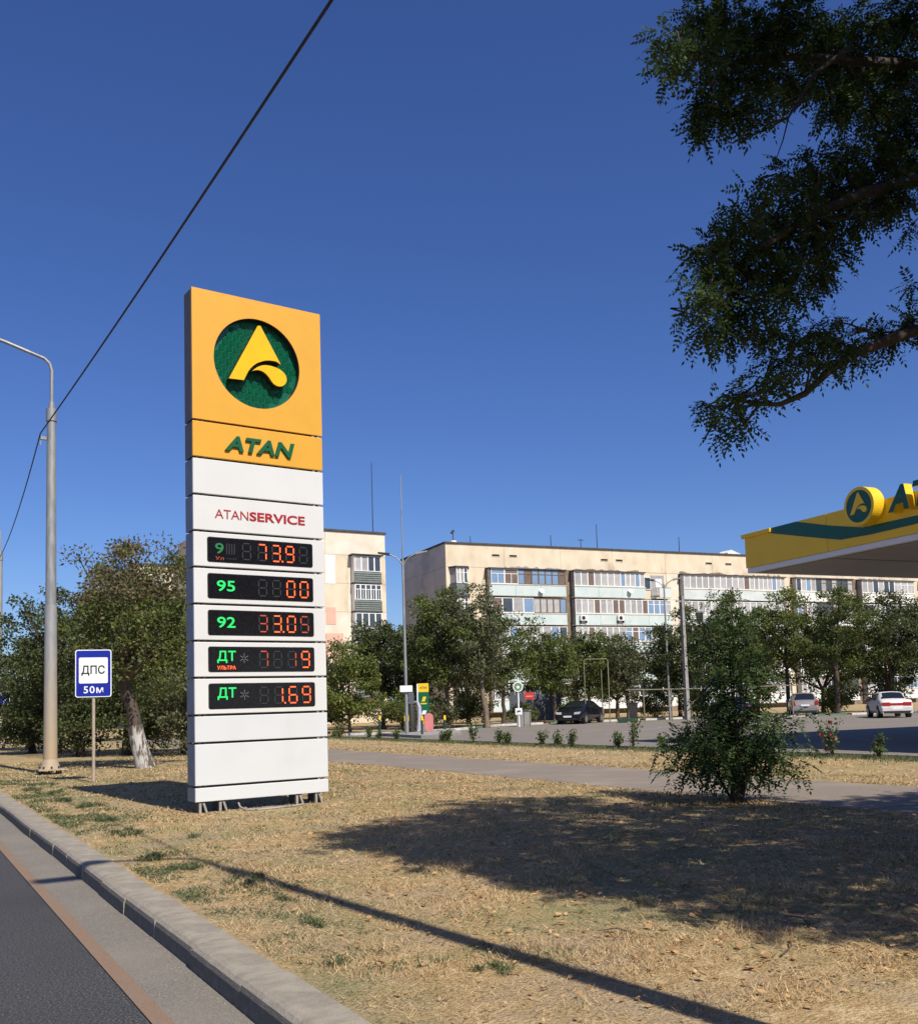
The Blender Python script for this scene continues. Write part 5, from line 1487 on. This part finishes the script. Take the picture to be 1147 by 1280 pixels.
V = sprays(np.array(cl), 5, .26, 6, .26, rg, .25)
# long outward sprays at the sides
ex = []
for s, z_, l_ in ((-1, .50, .85), (-1, .72, .7), (1, .62, .85), (1, .85, .95), (1, 1.15, .75), (-1, 1.0, .55)):
    for i in range(5):
        ex.append((s * (.35 + (l_ - .35) * i / 4) * .87, -s * (.35 + (l_ - .35) * i / 4) * .5, z_ - .02 * i, .11))
V = np.concatenate([V, sprays(np.array(ex), 6, .26, 6, .26, rg, .35)])
V = V[V[:, :, 2].min(1) > .03]
link('crown', quads_mesh('crown', V, M['leaf_young']), YT)

# ------------------------------------------------------------------ parked cars (local +y is the front)
def car(name, label, x, y, head, paint, L=4.4, w=.86, roof=1.44, belt=.93, hatch=False, group='cars parked round the forecourt', taildeep=False, plate=True):
    r = empty(name, (x, y, GZ + .004), head, label, 'car', group)
    hl = L / 2
    if hatch:
        st = [(-hl, .62, .80, .62), (-hl + .06, .92, .94, .80), (-hl + .22, belt, None, .97), (-hl + .62, belt, 'roof', 1), (-.2, belt, 'roof', 1), (.42, belt, 'roof', 1),
              (hl - .98, belt + .02, None, 1), (hl - .35, .80, None, .96), (hl - .06, .66, None, .86), (hl, .52, None, .72)]
        ir, rr, fr, wf = 2, 3, 5, 6
    else:
        st = [(-hl, .66, None, .78), (-hl + .06, .90, None, .90), (-hl + .45, belt + .04, None, .98), (-hl + .78, belt + .03, None, 1), (-hl + 1.38, belt, 'roof', 1), (-.1, belt, 'roof', 1), (.40, belt, 'roof', 1),
              (hl - 1.05, belt + .02, None, 1), (hl - .35, .80, None, .96), (hl - .06, .66, None, .86), (hl, .52, None, .74)]
        ir, rr, fr, wf = 3, 4, 6, 7
    secs = []
    for yy, bl, tp, k in st:
        ww = w * (.80 + .20 * k)
        t = roof if tp == 'roof' else bl + .03
        wt = w * .70 if tp == 'roof' else ww * .80
        lowz = .24
        half = [(ww * .90, lowz), (ww * .99, .42), (ww, .62), (ww * .96, max(bl, .63)), (wt, t - (.07 if tp == 'roof' else .012)), (wt * .8, t - (.015 if tp == 'roof' else 0)), (0, t + .012)]
        secs.append([(px, yy, pz) for px, pz in half] + [(-px, yy, pz) for px, pz in half[-2::-1]])
    n = len(secs[0])
    b = MB()
    v = [p for s in secs for p in s]
    f = []
    for i in range(len(secs) - 1):
        for k in range(n):
            f.append((i * n + k, i * n + (k + 1) % n, (i + 1) * n + (k + 1) % n, (i + 1) * n + k)[::-1])
    b.add(v, f, 0, True)
    b.add(secs[0], [tuple(range(n))], 0)
    b.add(secs[-1], [tuple(range(n))[::-1]], 0)
    body = b.build('body', paint, r)

    def pane(nm, quad, push=.012, shrink=.90):
        q = [Vector(p) for p in quad]
        c = sum(q, Vector()) / 4
        nn = (q[1] - q[0]).cross(q[3] - q[0]).normalized()
        if nn.dot(c - Vector((0, 0, .7))) < 0: nn = -nn
        q2 = [c + (p - c) * shrink + nn * push for p in q]
        z = MB()
        z.add([tuple(p) for p in q2] + [tuple(p - nn * .02) for p in q2], [(0, 1, 2, 3), (7, 6, 5, 4), (0, 4, 5, 1), (1, 5, 6, 2), (2, 6, 7, 3), (3, 7, 4, 0)])
        z.build(nm, M['carglass'], r)
    R_, L_ = 3, n - 1 - 3   # belt points; the mirrored side runs back
    s = secs

    def screen(nm, i0, i1, t0, t1):
        z = MB()
        A, B = secs[i0], secs[i1]
        ks = list(range(4, n - 4))
        rows_ = []
        for t_ in (t0, t1):
            row = []
            for k in ks:
                p = Vector(A[k]).lerp(Vector(B[k]), t_)
                row.append(Vector((p.x * .93, p.y, p.z)))
            rows_.append(row)
        sl = (rows_[1][2] - rows_[0][2])
        nn = Vector((0, -sl.z, sl.y)).normalized()
        if nn.z < 0: nn = -nn
        m_ = len(ks)
        v_ = [tuple(p + nn * .016) for r_ in rows_ for p in r_] + [tuple(p - nn * .01) for r_ in rows_ for p in r_]
        f_ = []
        for k in range(m_ - 1):
            f_.append((k, k + 1, m_ + k + 1, m_ + k))
        z.add(v_, f_)
        z.build(nm, M['carglass'], r)
    screen('windscreen', wf, fr, .06, .90)
    screen('rear_window', ir, rr, .10, .88)
    mid = fr - 1
    for A, B in ((3, 4), (n - 4, n - 5)):
        pane('side_window', [s[rr][A], s[mid][A], s[mid][B], s[rr][B]], .012, .88)
        pane('side_window', [s[mid][A], s[fr][A], s[fr][B], s[mid][B]], .012, .88)
        pane('quarter_window', [s[fr][A], s[wf][A], s[fr][B], s[fr][B]], .012, .7)
    # wheels
    for sx in (-1, 1):
        for wy in (-hl + .82, hl - .85):
            a = MB()
            a.prism([(wy + .37 * math.cos(t), .33 + .37 * math.sin(t)) for t in [2 * PI * i / 20 for i in range(20)]], *sorted((sx * (w - .20), sx * (w + .004))), axis='x')
            a.build('wheel_arch', M['trim'], r)
            a = MB()
            a.prism([(wy + .31 * math.cos(t), .31 + .31 * math.sin(t)) for t in [2 * PI * i / 20 for i in range(20)]], *sorted((sx * (w - .17), sx * (w + .02))), axis='x')
            ty = a.build('wheel', M['tyre'], r, bevel=.02)
            a = MB()
            a.prism([(wy + .20 * math.cos(t), .31 + .20 * math.sin(t)) for t in [2 * PI * i / 16 for i in range(16)]], *sorted((sx * (w + .0), sx * (w + .028))), axis='x')
            a.build('rim', M['rim'], ty)
        a = MB()
        a.frustum(sx * (w + .07), hl - 1.28, .92, 1.06, .09, .05, .08, .06)
        a.build('mirror', paint if not taildeep else M['trim'], r, bevel=.02)
    # front
    for sx in (-1, 1):
        a = MB()
        a.prism([(sx * w * .46, .60), (sx * w * .86, .62), (sx * w * .88, .76), (sx * w * .50, .735)], hl - .20, hl - .015)
        a.build('headlight', M['headlamp'], r)
    a = MB()
    a.box(-w * .40, hl - .06, .58, w * .40, hl + .004, .72)
    a.box(-w * .66, hl - .06, .27, w * .66, hl + .01, .40)
    a.build('grille', M['trim'], r)
    a = MB()
    a.box(-w * .86, hl - .10, .40, w * .86, hl + .03, .53)
    a.build('front_bumper', paint, r, bevel=.03)
    # rear
    a = MB()
    a.box(-w * .92, -hl - .05, .36, w * .92, -hl + .12, .60)
    a.build('rear_bumper', paint, r, bevel=.03)
    a = MB()
    a.box(-w * .80, -hl - .03, .25, w * .80, -hl + .1, .37)
    a.build('rear_valance', M['trim'], r)
    for sx in (-1, 1):
        a = MB()
        if hatch:
            a.prism([(sx * w * .66, .70), (sx * w * .93, .72), (sx * w * .93, 1.0), (sx * w * .74, .98)], -hl - .004, -hl + .18)
        else:
            a.prism([(sx * w * .40, .66), (sx * w * .90, .66), (sx * w * .90, .84), (sx * w * .40, .84)], -hl - .02, -hl + .16)
        a.build('tail_light', M['taillamp'], r)
    if not hatch:
        a = MB()
        a.box(-w * .40, -hl - .012, .68, w * .40, -hl + .08, .80)
        a.build('tail_panel', M['taillamp'] if taildeep else paint, r)
    a = MB()
    zz = .66 if hatch else .44
    a.box(-.26, -hl - .062, zz, .26, -hl - .045, zz + .11)
    a.build('number_plate', M['signwhite'], r)
    a = MB()
    a.box(-.26, hl + .03, .42, .26, hl + .045, .53)
    a.build('number_plate', M['signwhite'], r)
    return r


car('parked_car', 'black sedan parked facing the forecourt with a white front plate', 37.9, 50.7, math.atan2(.84, -.55), M['carblack'], 4.5, .88, 1.42)
car('parked_car', 'silver grey hatchback seen from behind at the painted kerb', 51.8, 45.2, math.atan2(-.70, .71), M['cargrey'], 4.0, .84, 1.50, .98, True)
car('parked_car', 'dusty white sedan with wide red tail lights, nearest parked car on the right', 48.6, 36.4, math.atan2(-.66, .75), M['carwhite'], 4.2, .83, 1.42, .94, taildeep=True)
car('parked_car', 'blue car almost hidden behind the young roadside tree', 46.0, 45.9, math.atan2(-.5, .8), M['carblue'], 4.2, .84, 1.42)

# ------------------------------------------------------------------ service equipment by the island
IZ = GZ + .13
t = empty('service_totem', (23.75, 45.0, IZ), math.radians(-24), 'narrow green and yellow service totem with small white emblems', 'totem')
q = MB(); q.box(-.29, -.10, 0, .29, .16, .34); q.build('plinth', M['concrete'], t)
q = MB(); q.box(-.27, -.12, .34, .27, .12, .62); q.build('foot_panel', M['canopyyellow'], t)
q = MB(); q.box(-.27, -.12, .62, .27, .12, 1.98); fp = q.build('green_panel', M['green'], t)
q = MB(); q.box(-.27, -.12, 1.98, .27, .12, 2.42); hp = q.build('head_panel', M['canopyyellow'], t)
q = MB(); q.box(-.33, -.115, .0, -.272, .115, 2.40); q.build('side_fin', M['signwhite'], t)
q = MB(); q.prism([(-.10, 1.50), (.06, 1.50), (.14, 1.74), (-.02, 1.74)], -.124, -.1205); q.box(-.16, -.124, 1.36, .16, -.1205, 1.42); q.build('emblem', M['yellowpaint'], fp)
q = MB(); q.prism([(-.12, .84), (.07, .84), (.15, 1.04), (-.04, 1.04)], -.124, -.1205); q.build('emblem', M['signwhite'], fp)
text_mesh('lettering', 'ATAN', -.19, .19, 2.14, 2.26, -.124, .003, M['green_text'], hp, shear=.2, bold=.02)

t = empty('vacuum_cleaner', (22.6, 44.15, IZ), math.radians(-24), 'dark tall vacuum machine with pale draped hose beside the green totem', 'vacuum machine')
q = MB(); q.tube([(0, 0, 0), (0, 0, 1.25), (0, 0, 1.38)], [.19, .19, .13], 16); q.build('tank', M['frame'], t)
q = MB(); q.box(-.14, -.14, 1.38, .14, .14, 1.95); q.build('head', M['greensheet'] if 'greensheet' in M else M['greysheet'], t, bevel=.02)
q = MB(); q.tube([(.16, -.1, 1.45), (.30, -.16, 1.5), (.40, -.18, 1.2), (.40, -.18, .5), (.36, -.2, .1)], [.06, .075, .10, .13, .15], 10); q.build('hose', M['lilac'], t)
q = MB(); q.tube([(-.1, -.12, 1.6), (-.28, -.16, 1.55), (-.34, -.18, 1.0), (-.28, -.2, .35), (-.05, -.26, .2)], .035, 8); q.build('hose', M['trim'], t)

t = empty('air_pump', (23.35, 43.75, IZ), math.radians(-24), 'faded red rounded air pump in front of the green totem', 'air pump')
q = MB(); q.prism(rrect(-.22, .22, 0, .90, .19, 6), -.2, .2); q.build('housing', M['pinkpaint'], t, bevel=.03)
q = MB(); q.tube([(.22, -.1, .6), (.34, -.14, .5), (.36, -.14, .2), (.26, -.16, .1), (.2, -.16, .35)], .022, 6); q.build('hose', M['trim'], t)

t = empty('marker_post', (22.2, 43.9, IZ), math.radians(-24), 'short olive and yellow square post at the left of the vacuum machine', 'post')
q = MB(); q.box(-.11, -.11, 0, .11, .11, .95); q.build('post', M['olive'], t)
q = MB(); q.box(-.114, -.114, .55, .114, .114, .82); q.build('band', M['yellowpaint'], t)
q = MB(); q.tube([(0, 0, .95), (0, 0, 1.06)], [.06, .05], 10); q.build('cap', M['signwhite'], t)


def bollard(x, y, z, label):
    t = empty('bollard', (x, y, z), 0, label, 'bollard', 'green bollards with yellow tops')
    q = MB(); q.tube([(0, 0, 0), (0, 0, .70)], .055, 12); q.build('shaft', M['greenpaint'], t)
    q = MB(); q.tube([(0, 0, .70), (0, 0, .76)], .058, 12); q.build('ring', M['frame'], t)
    q = MB(); q.tube([(0, 0, .76), (0, 0, .93), (0, 0, .96)], [.056, .056, .04], 12); q.build('top', M['yellowpaint'], t)


bollard(20.95, 39.9, IZ - .13, 'green bollard standing in front of the service totem')
bollard(21.35, 38.5, IZ - .13, 'green bollard standing clear to the right of the red air pump')
bollard(21.4, 45.3, GZ, 'green bollard with bright yellow top to the left of the needle mast lamp')

t = empty('service_sign', (32.1, 48.9, GZ), math.radians(-33), 'white post with round mirror disc above and small white square plate below', 'sign')
q = MB(); q.tube([(0, 0, 0), (0, 0, 2.9)], .045, 8); q.build('post', M['signwhite'], t)
q = MB(); q.prism(circle(0, 2.35, .30, 28), -.07, -.045); q.build('rim', M['signwhite'], t)
q = MB(); q.prism(circle(0, 2.35, .235, 28), -.076, -.0705); q.build('disc', M['lampgreen'], t)
q = MB(); q.prism(circle(.0, 2.33, .09, 14), -.08, -.0765); q.build('symbol', M['signwhite'], t)
q = MB(); q.box(-.20, -.07, .72, .20, -.045, 1.10); pl_ = q.build('plate', M['signwhite'], t)
q = MB(); q.prism([(-.10, .80), (-.06, .80), (-.06, .88), (.04, .88), (.04, .84), (.12, .92), (.04, 1.0), (.04, .96), (-.06, .96), (-.10, .96)], -.074, -.0705); q.build('symbol', M['black'], pl_)
q = MB(); q.box(.10, -.015, 0, .18, .0, .0 + .01); 
t = empty('red_board', (32.55, 48.95, GZ), math.radians(-33), 'red rectangular board hanging beside the round disc sign', 'board')
q = MB(); q.prism([(.02, 1.62), (.58, 1.58), (.58, 2.03), (.02, 2.0)], -.02, .0); q.build('board', M['redpaint'], t)
q = MB(); q.tube([(.30, .02, 0), (.30, .02, 1.98)], .018, 6); q.build('stake', M['frame'], t)
q = MB(); q.box(.10, -.024, 1.76, .50, -.0205, 1.80); q.build('print_line', M['bloompale'], t)
t = empty('utility_box', (32.9, 49.6, GZ), math.radians(-33), 'grey squat utility box standing behind the white sign post', 'utility box')
q = MB(); q.box(-.42, -.25, 0, .42, .25, .92); q.build('cabinet', M['concrete'], t, bevel=.02)
q = MB(); q.box(-.46, -.29, .92, .46, .29, .98); q.build('lid', M['concrete'], t)
q = MB(); q.box(-.34, -.258, .12, .34, -.2505, .84); q.build('door', M['galv'], t)
t = empty('sheet_fence', (38.6, 59.6, GZ), math.radians(-31), 'dark blue grey sheet metal fence seen between the tree trunks', 'fence')
for i in range(6):
    q = MB()
    q.box(-.2 + .62 * i + .01, -.03, .1, -.2 + .62 * (i + 1) - .01, .01, 2.0 + .02 * (i % 2))
    q.build('panel', M['greysheet'], t)
for i in range(4):
    q = MB(); q.box(-.2 + 1.2 * i, .01, 0, -.12 + 1.2 * i, .08, 1.9); q.build('post', M['galv'], t)
t = empty('litter_bin', (39.45, 47.7, GZ), math.radians(-36), 'dark litter bin on a green base at the painted kerb', 'litter bin')
q = MB(); q.box(-.75, -.28, .04, .45, .28, .26); q.build('base', M['greenpaint'], t, bevel=.02)
q = MB(); q.frustum(.2, 0, .26, 1.15, .2, .2, .26, .24); q.build('bin', M['frame'], t)
q = MB(); q.box(-.08, -.26, 1.15, .48, .26, 1.22); q.build('rim', M['trim'], t)

t = empty('gas_pipe', (37.7, 49.85, GZ), 0, 'tall yellow gas pipe arch rising above the bush behind the black car', 'gas pipe')
q = MB(); q.tube([(0, 0, 0), (0, 0, 3.9), (.06, -.04, 4.0), (1.2, -.72, 3.98), (1.27, -.77, 3.88), (1.27, -.77, 0)], .032, 8); q.build('pipe', M['pipe'], t)
q = MB(); q.tube([(.9, -.55, 0), (.9, -.55, 3.3)], .03, 8); q.build('support', M['pipe'], t)
t = empty('gas_pipe', (40.0, 48.7, GZ), 0, 'long horizontal yellow gas pipe carried on two thin posts', 'gas pipe')
q = MB(); q.tube([(0, 0, 2.0), (4.7, -2.7, 1.95), (9.4, -5.4, 2.0)], .035, 8); q.build('pipe', M['pipe'], t)
for k in (.95, 2.45, 6.4, 9.0):
    q = MB(); q.tube([(k, -k * .574, 0), (k, -k * .574, 1.98)], .04, 8); q.build('post', M['pipe'], t)

# ------------------------------------------------------------------ roses along the forecourt
RG = 'low rose shrubs in the bed along the forecourt'
ROSES = [(18.91, 45.2, .47), (18.64, 43.4, .38), (18.9, 41.8, .55), (18.8, 39.6, .38), (18.8, 37.9, .35), (18.72, 34.5, .62), (18.8, 33.2, .4), (18.6, 31.5, .80), (18.7, 30.2, .58), (18.75, 28.8, .30),
         (18.7, 27.5, .66), (18.75, 26.4, .36), (18.68, 25.1, .55), (18.8, 23.8, .58), (18.7, 22.4, .80), (18.75, 21.2, .58), (18.7, 19.9, .42), (18.75, 18.6, .45), (18.65, 15.5, .85), (18.72, 14.3, .52)]
ORD = ['first', 'second', 'third', 'fourth', 'fifth', 'sixth', 'seventh', 'eighth', 'ninth', 'tenth', 'eleventh', 'twelfth', 'thirteenth', 'fourteenth', 'fifteenth', 'sixteenth']
for i, (x, y, h) in enumerate(ROSES):
    if i < 16:
        y += math.sin(i * 2.3) * .42
        x += math.sin(i * 4.1) * .12
    if i not in (16, 18, 19, 7): h *= (.7, 1.15, .95, .8, 1.25)[i % 5]
    rg = np.random.default_rng(200 + i)
    red = i in (16, 18)
    lab = {16: 'rose shrub with red blooms half hidden behind the young roadside tree', 18: 'largest rose shrub with reddish and pale blooms, right of the young tree', 19: 'small rose shrub at the right end of the bed in view',
           7: 'tall slanting rose shrub in the bed, right of the bollards'}.get(i)
    if lab is None:
        lab = 'low rose shrub directly behind the young roadside tree' if i == 17 else ('tall' if h > .55 else 'low') + ' rose shrub' + (' with pale blooms' if i in (0, 5, 10, 14) else '') + ', ' + ORD[15 - i] + ' in the bed counting left from the young tree'
    r = empty('rose_shrub', (x, y, GZ), 0, lab, 'shrub', RG)
    b = MB()
    cl = []
    for k in range(6):
        a = rg.uniform(0, 2 * PI)
        sp = rg.uniform(.05, .30) * h * 1.2
        t_ = (math.cos(a) * sp, math.sin(a) * sp, h * rg.uniform(.6, 1.0))
        b.tube([(0, 0, -.02), (t_[0] * .4, t_[1] * .4, t_[2] * .5), t_], [.012, .009, .005], 5, cap=False)
        for j in range(5):
            f_ = .3 + .7 * j / 4
            cl.append((t_[0] * f_, t_[1] * f_, t_[2] * f_))
    b.build('stems', M['twig'], r)
    cl = np.array(cl)
    N = len(cl) * 9
    ci = np.repeat(np.arange(len(cl)), 9)
    P = cl[ci] + rg.normal(size=(N, 3)) * .055
    P[:, 2] = np.maximum(P[:, 2], .03)
    D = unit(rg.normal(size=(N, 3)))
    Nn = unit(rg.normal(size=(N, 3)) + np.array([0, 0, .6]))
    Ln = rg.uniform(.05, .10, N)
    link('leaves', quads_mesh('leaves', kites(P, D, Nn, Ln, Ln * .33), M['rose']), r)
    if red or i in (0, 5, 10, 14):
        nb = 7 if red else 2
        for k in range(nb):
            c = cl[rg.integers(len(cl))] + rg.normal(size=3) * .06
            c[2] = max(c[2], .15)
            q = MB()
            pv = []
            D = unit(rg.normal(size=(10, 3)) + np.array([0, 0, .5]))
            V = kites(np.repeat(np.array([[0., 0, 0]]), 10, 0), D, unit(rg.normal(size=(10, 3))), np.full(10, .065), np.full(10, .03))
            link('bloom', quads_mesh('bloom', V, M['bloom'] if red and k < 5 else M['bloompale']), r, tuple(c))


# ------------------------------------------------------------------ dry grass, weeds and litter
def vnoise(x, y, s, seed):
    rg = np.random.default_rng(seed)
    T = rg.uniform(size=(64, 64))
    X, Y = x / s, y / s
    i, j = np.floor(X).astype(int), np.floor(Y).astype(int)
    fx, fy = X - i, Y - j
    fx, fy = fx * fx * (3 - 2 * fx), fy * fy * (3 - 2 * fy)
    g_ = lambda a, b_: T[a % 64, b_ % 64]
    return (g_(i, j) * (1 - fx) + g_(i + 1, j) * fx) * (1 - fy) + (g_(i, j + 1) * (1 - fx) + g_(i + 1, j + 1) * fx) * fy


def keep_mask(x, y):
    return (x > 1.98) & ~((x > 10.42 + .05 * np.sin(y * 3)) & (x < 13.46 + .05 * np.sin(y * 2.3))) & (x < 18.9)


def blades(n, ymin, ymax, xmax, lmin, lmax, lean, seed, wide):
    rg = np.random.default_rng(seed)
    # denser towards the viewer
    y = ymin * (ymax / ymin) ** rg.uniform(size=n)
    x = 1.98 + (xmax - 1.98) * rg.uniform(size=n) * np.minimum(1, .35 + y / (ymax * .5))
    d = np.hypot(x, y)
    dens = vnoise(x, y, .55, 1) * .4 + vnoise(x, y, .17, 2) * .28 + vnoise(x, y, 1.6, 12) * .32
    k = keep_mask(x, y) & (dens > rg.uniform(.12, .66, n))
    x, y, d = x[k], y[k], d[k]
    n = len(x)
    P = np.stack([x, y, np.full(n, GZ - .003)], 1)
    a = rg.uniform(0, 2 * PI, n)
    up = rg.uniform(.10, lean, n) * (.55 + 1.1 * (vnoise(x, y, .33, 21) > .62))
    D = unit(np.stack([np.cos(a), np.sin(a), up], 1))
    Nn = unit(np.stack([rg.normal(size=n) * .4, rg.normal(size=n) * .4, np.ones(n)], 1))
    L = rg.uniform(lmin, lmax, n)
    Wd = np.maximum(wide, d * .00042) * rg.uniform(.7, 1.4, n)
    B_ = unit(np.cross(D, Nn))
    V = np.stack([P - B_ * Wd[:, None], P + B_ * Wd[:, None], P + D * L[:, None]], 1)
    return V, x, y


V, x, y = blades(420000, 3.3, 34, 15.0, .025, .085, .8, 1, .0017)
green = vnoise(x, y, 1.3, 5) * .5 + vnoise(x, y, .3, 6) * .5 + np.clip(1 - (x - 2) / 2.2, 0, 1) * .16
rg = np.random.default_rng(9)
gm = (green > .56 + rg.uniform(-.08, .08, len(x))) & (rg.uniform(size=len(x)) < .7)
me = quads_mesh('dry_grass', V[~gm], M['straw'], 3)
tag(link('dry_grass', me), 'short trampled straw coloured grass covering the verge', 'grass', kind='stuff')
me = quads_mesh('faded_grass', V[gm], M['straw2'], 3)
tag(link('faded_grass', me), 'patches of faded green grass mixed into the dry verge', 'grass', kind='stuff')
V, x, y = blades(60000, 5, 46, 18.9, .04, .10, .9, 3, .003)
k = x > 13.3
tag(link('strip_grass', quads_mesh('strip_grass', V[k], M['straw'], 3)), 'dry grass on the strip between the footpath and the forecourt', 'grass', kind='stuff')
# greener fringe along the rose bed
rg = np.random.default_rng(31)
n = 26000
x = 19.05 - np.abs(rg.normal(size=n)) * .55
y = rg.uniform(6, 48, n)
a = rg.uniform(0, 2 * PI, n)
D = unit(np.stack([np.cos(a) * .7, np.sin(a) * .7, rg.uniform(.4, 1.2, n)], 1))
P = np.stack([x, y, np.full(n, GZ)], 1)
B_ = unit(np.cross(D, np.array([0, 0, 1.0])))
L = rg.uniform(.04, .13, n)[:, None]
V = np.stack([P - B_ * .009, P + B_ * .009, P + D * L], 1)
tag(link('bed_grass', quads_mesh('bed_grass', V, M['weed'], 3)), 'thin green weeds along the rose bed', 'grass', kind='stuff')
# litter: curled dry leaves lying about, thicker under the overhanging tree
n = 26000
y = 3.3 * (22 / 3.3) ** rg.uniform(size=n)
x = 2.0 + 12 * rg.uniform(size=n) ** .8
k = keep_mask(x, y) & (rg.uniform(size=n) < np.clip((x - 1.5) / 4.5, .12, 1))
x, y = x[k], y[k]
n = len(x)
P = np.stack([x, y, GZ + rg.uniform(.004, .03, n)], 1)
a = rg.uniform(0, 2 * PI, n)
D = unit(np.stack([np.cos(a), np.sin(a), rg.uniform(-.25, .35, n)], 1))
Nn = unit(np.stack([rg.normal(size=n) * .5, rg.normal(size=n) * .5, np.ones(n)], 1))
L = rg.uniform(.016, .045, n) * np.where(rg.uniform(size=n) < .16, 1.9, 1)
tag(link('leaf_litter', quads_mesh('leaf_litter', kites(P, D, Nn, L, L * .33), M['litter'])), 'small dry leaves scattered over the verge', 'leaf litter', kind='stuff')
# a thin film of low green along the kerb side of the verge
rg = np.random.default_rng(55)
n = 60000
y = 5.0 * (26 / 5.0) ** rg.uniform(size=n)
x = 2.0 + np.abs(rg.normal(size=n)) * .75
k = (vnoise(x, y, .5, 61) * .45 + vnoise(x, y, .16, 62) * .25 + vnoise(x, y, 2.4, 63) * .30 + .0035 * np.clip(y - 6, 0, 14) > rg.uniform(.52, .86, n))
x, y = x[k], y[k]
n = len(x)
P = np.stack([x, y, np.full(n, GZ)], 1)
a = rg.uniform(0, 2 * PI, n)
D = unit(np.stack([np.cos(a), np.sin(a), rg.uniform(.2, 1.3, n)], 1))
Nn = unit(rg.normal(size=(n, 3)) + np.array([0, 0, .5]))
L = rg.uniform(.015, .05, n)
tag(link('green_weeds', quads_mesh('green_weeds', kites(P, D, Nn, L, np.maximum(L * .1, .0006 * y)), M['weed'])), 'patchy low green weeds on the kerb side of the verge', 'weeds', kind='stuff')
# green weed tufts
WL = ['dark green weed tuft at the kerb end of the lamp shadow', 'small green weed tuft just right of the lamp shadow bend', 'flat green weed tuft alone on the near verge', 'small weed tuft in the middle of the near verge',
      'tiny weed tuft close to the kerb stones', 'weed tuft nearest the viewer below the long shadow', 'spread weed patch left of the price sign foot', 'wide weed patch below the lamp post',
      'wide weed patch near the kerb, left of the price sign shadow', 'low weed patch between the kerb and the price sign', 'tiny weed tuft right of the flat tuft', 'far weed patch by the kerb below the lamp post',
      'weed patch by the kerb below the blue sign', 'far weed patch at the foot of the blue sign', 'thin weed tuft near the price sign front']
WT = [(2.33, 10.3, 1.3), (2.45, 9.55, .95), (2.66, 8.3, .8), (2.56, 6.4, .7), (2.24, 5.35, .4), (2.86, 4.75, .55), (2.46, 12.7, 1.1), (2.75, 20.0, 1.3), (2.8, 16.5, 1.4), (2.6, 14.3, 1.2), (2.62, 7.35, .35), (2.4, 21.1, 1.4), (2.6, 18.1, 1.3), (2.9, 22.6, 1.1), (3.1, 11.6, .6)]
for i, (x, y, s) in enumerate(WT):
    rg = np.random.default_rng(300 + i)
    n = int(330 * s + 90)
    hubs = rg.normal(size=(5, 2)) * (.085 if i not in (9, 12) else .04) * s * np.array([1, 1.9])
    off = hubs[rg.integers(5, size=n)] + rg.normal(size=(n, 2)) * rg.uniform(.012, .05, (n, 1)) * (.5 + .5 * s)
    P = np.stack([off[:, 0], off[:, 1], np.zeros(n)], 1)
    a = rg.uniform(0, 2 * PI, n)
    D = unit(np.stack([np.cos(a), np.sin(a), rg.uniform(.15, 1.5, n)], 1))
    Nn = unit(rg.normal(size=(n, 3)) + np.array([0, 0, .4]))
    L = rg.uniform(.02, .075, n) * (.55 + .45 * s)
    P[:, 2] = rg.uniform(0, .025, n) * s
    o = link('weed_tuft', quads_mesh('weed_tuft', kites(P, D, Nn, L, np.maximum(L * .075, .0022)), M['weed']), None, (x, y, GZ))
    tag(o, WL[i], 'weed', 'green weed tufts on the verge')
# crumbs of stone and grit along the gutter
rg = np.random.default_rng(77)
gb = MB()
for i in range(420):
    y = 3.6 * (16 / 3.6) ** rg.uniform()
    x = 1.655 - abs(rg.normal()) * .07 if i % 3 else rg.uniform(1.3, 1.66)
    s = rg.uniform(.0015, .004)
    gb.frustum(x, y, .003, .004 + s, s, s * rg.uniform(.7, 1.4), s * .5, s * .5)
tag(gb.build('grit', M['kerb']), 'grit and crumbs along the foot of the kerb', 'grit', kind='stuff')
# fallen twigs
for i, (x, y, l, a) in enumerate(((4.3, 4.0, .35, .4), (4.0, 4.9, .22, 2.0), (5.0, 4.4, .3, 1.1))):
    q = MB()
    q.tube([(0, 0, .012), (l * .5 * math.cos(a), l * .5 * math.sin(a), .03), (l * math.cos(a + .2), l * math.sin(a + .2), .012)], [.006, .005, .003], 5)
    tag(q.build('fallen_twig', M['bark'], loc=(x, y, GZ)), ['longest fallen twig in the sunlit dry grass', 'shortest fallen twig, just below the edge of the tree shadow', 'medium fallen twig farthest right in the dry grass'][i], 'twig', 'fallen twigs on the verge')
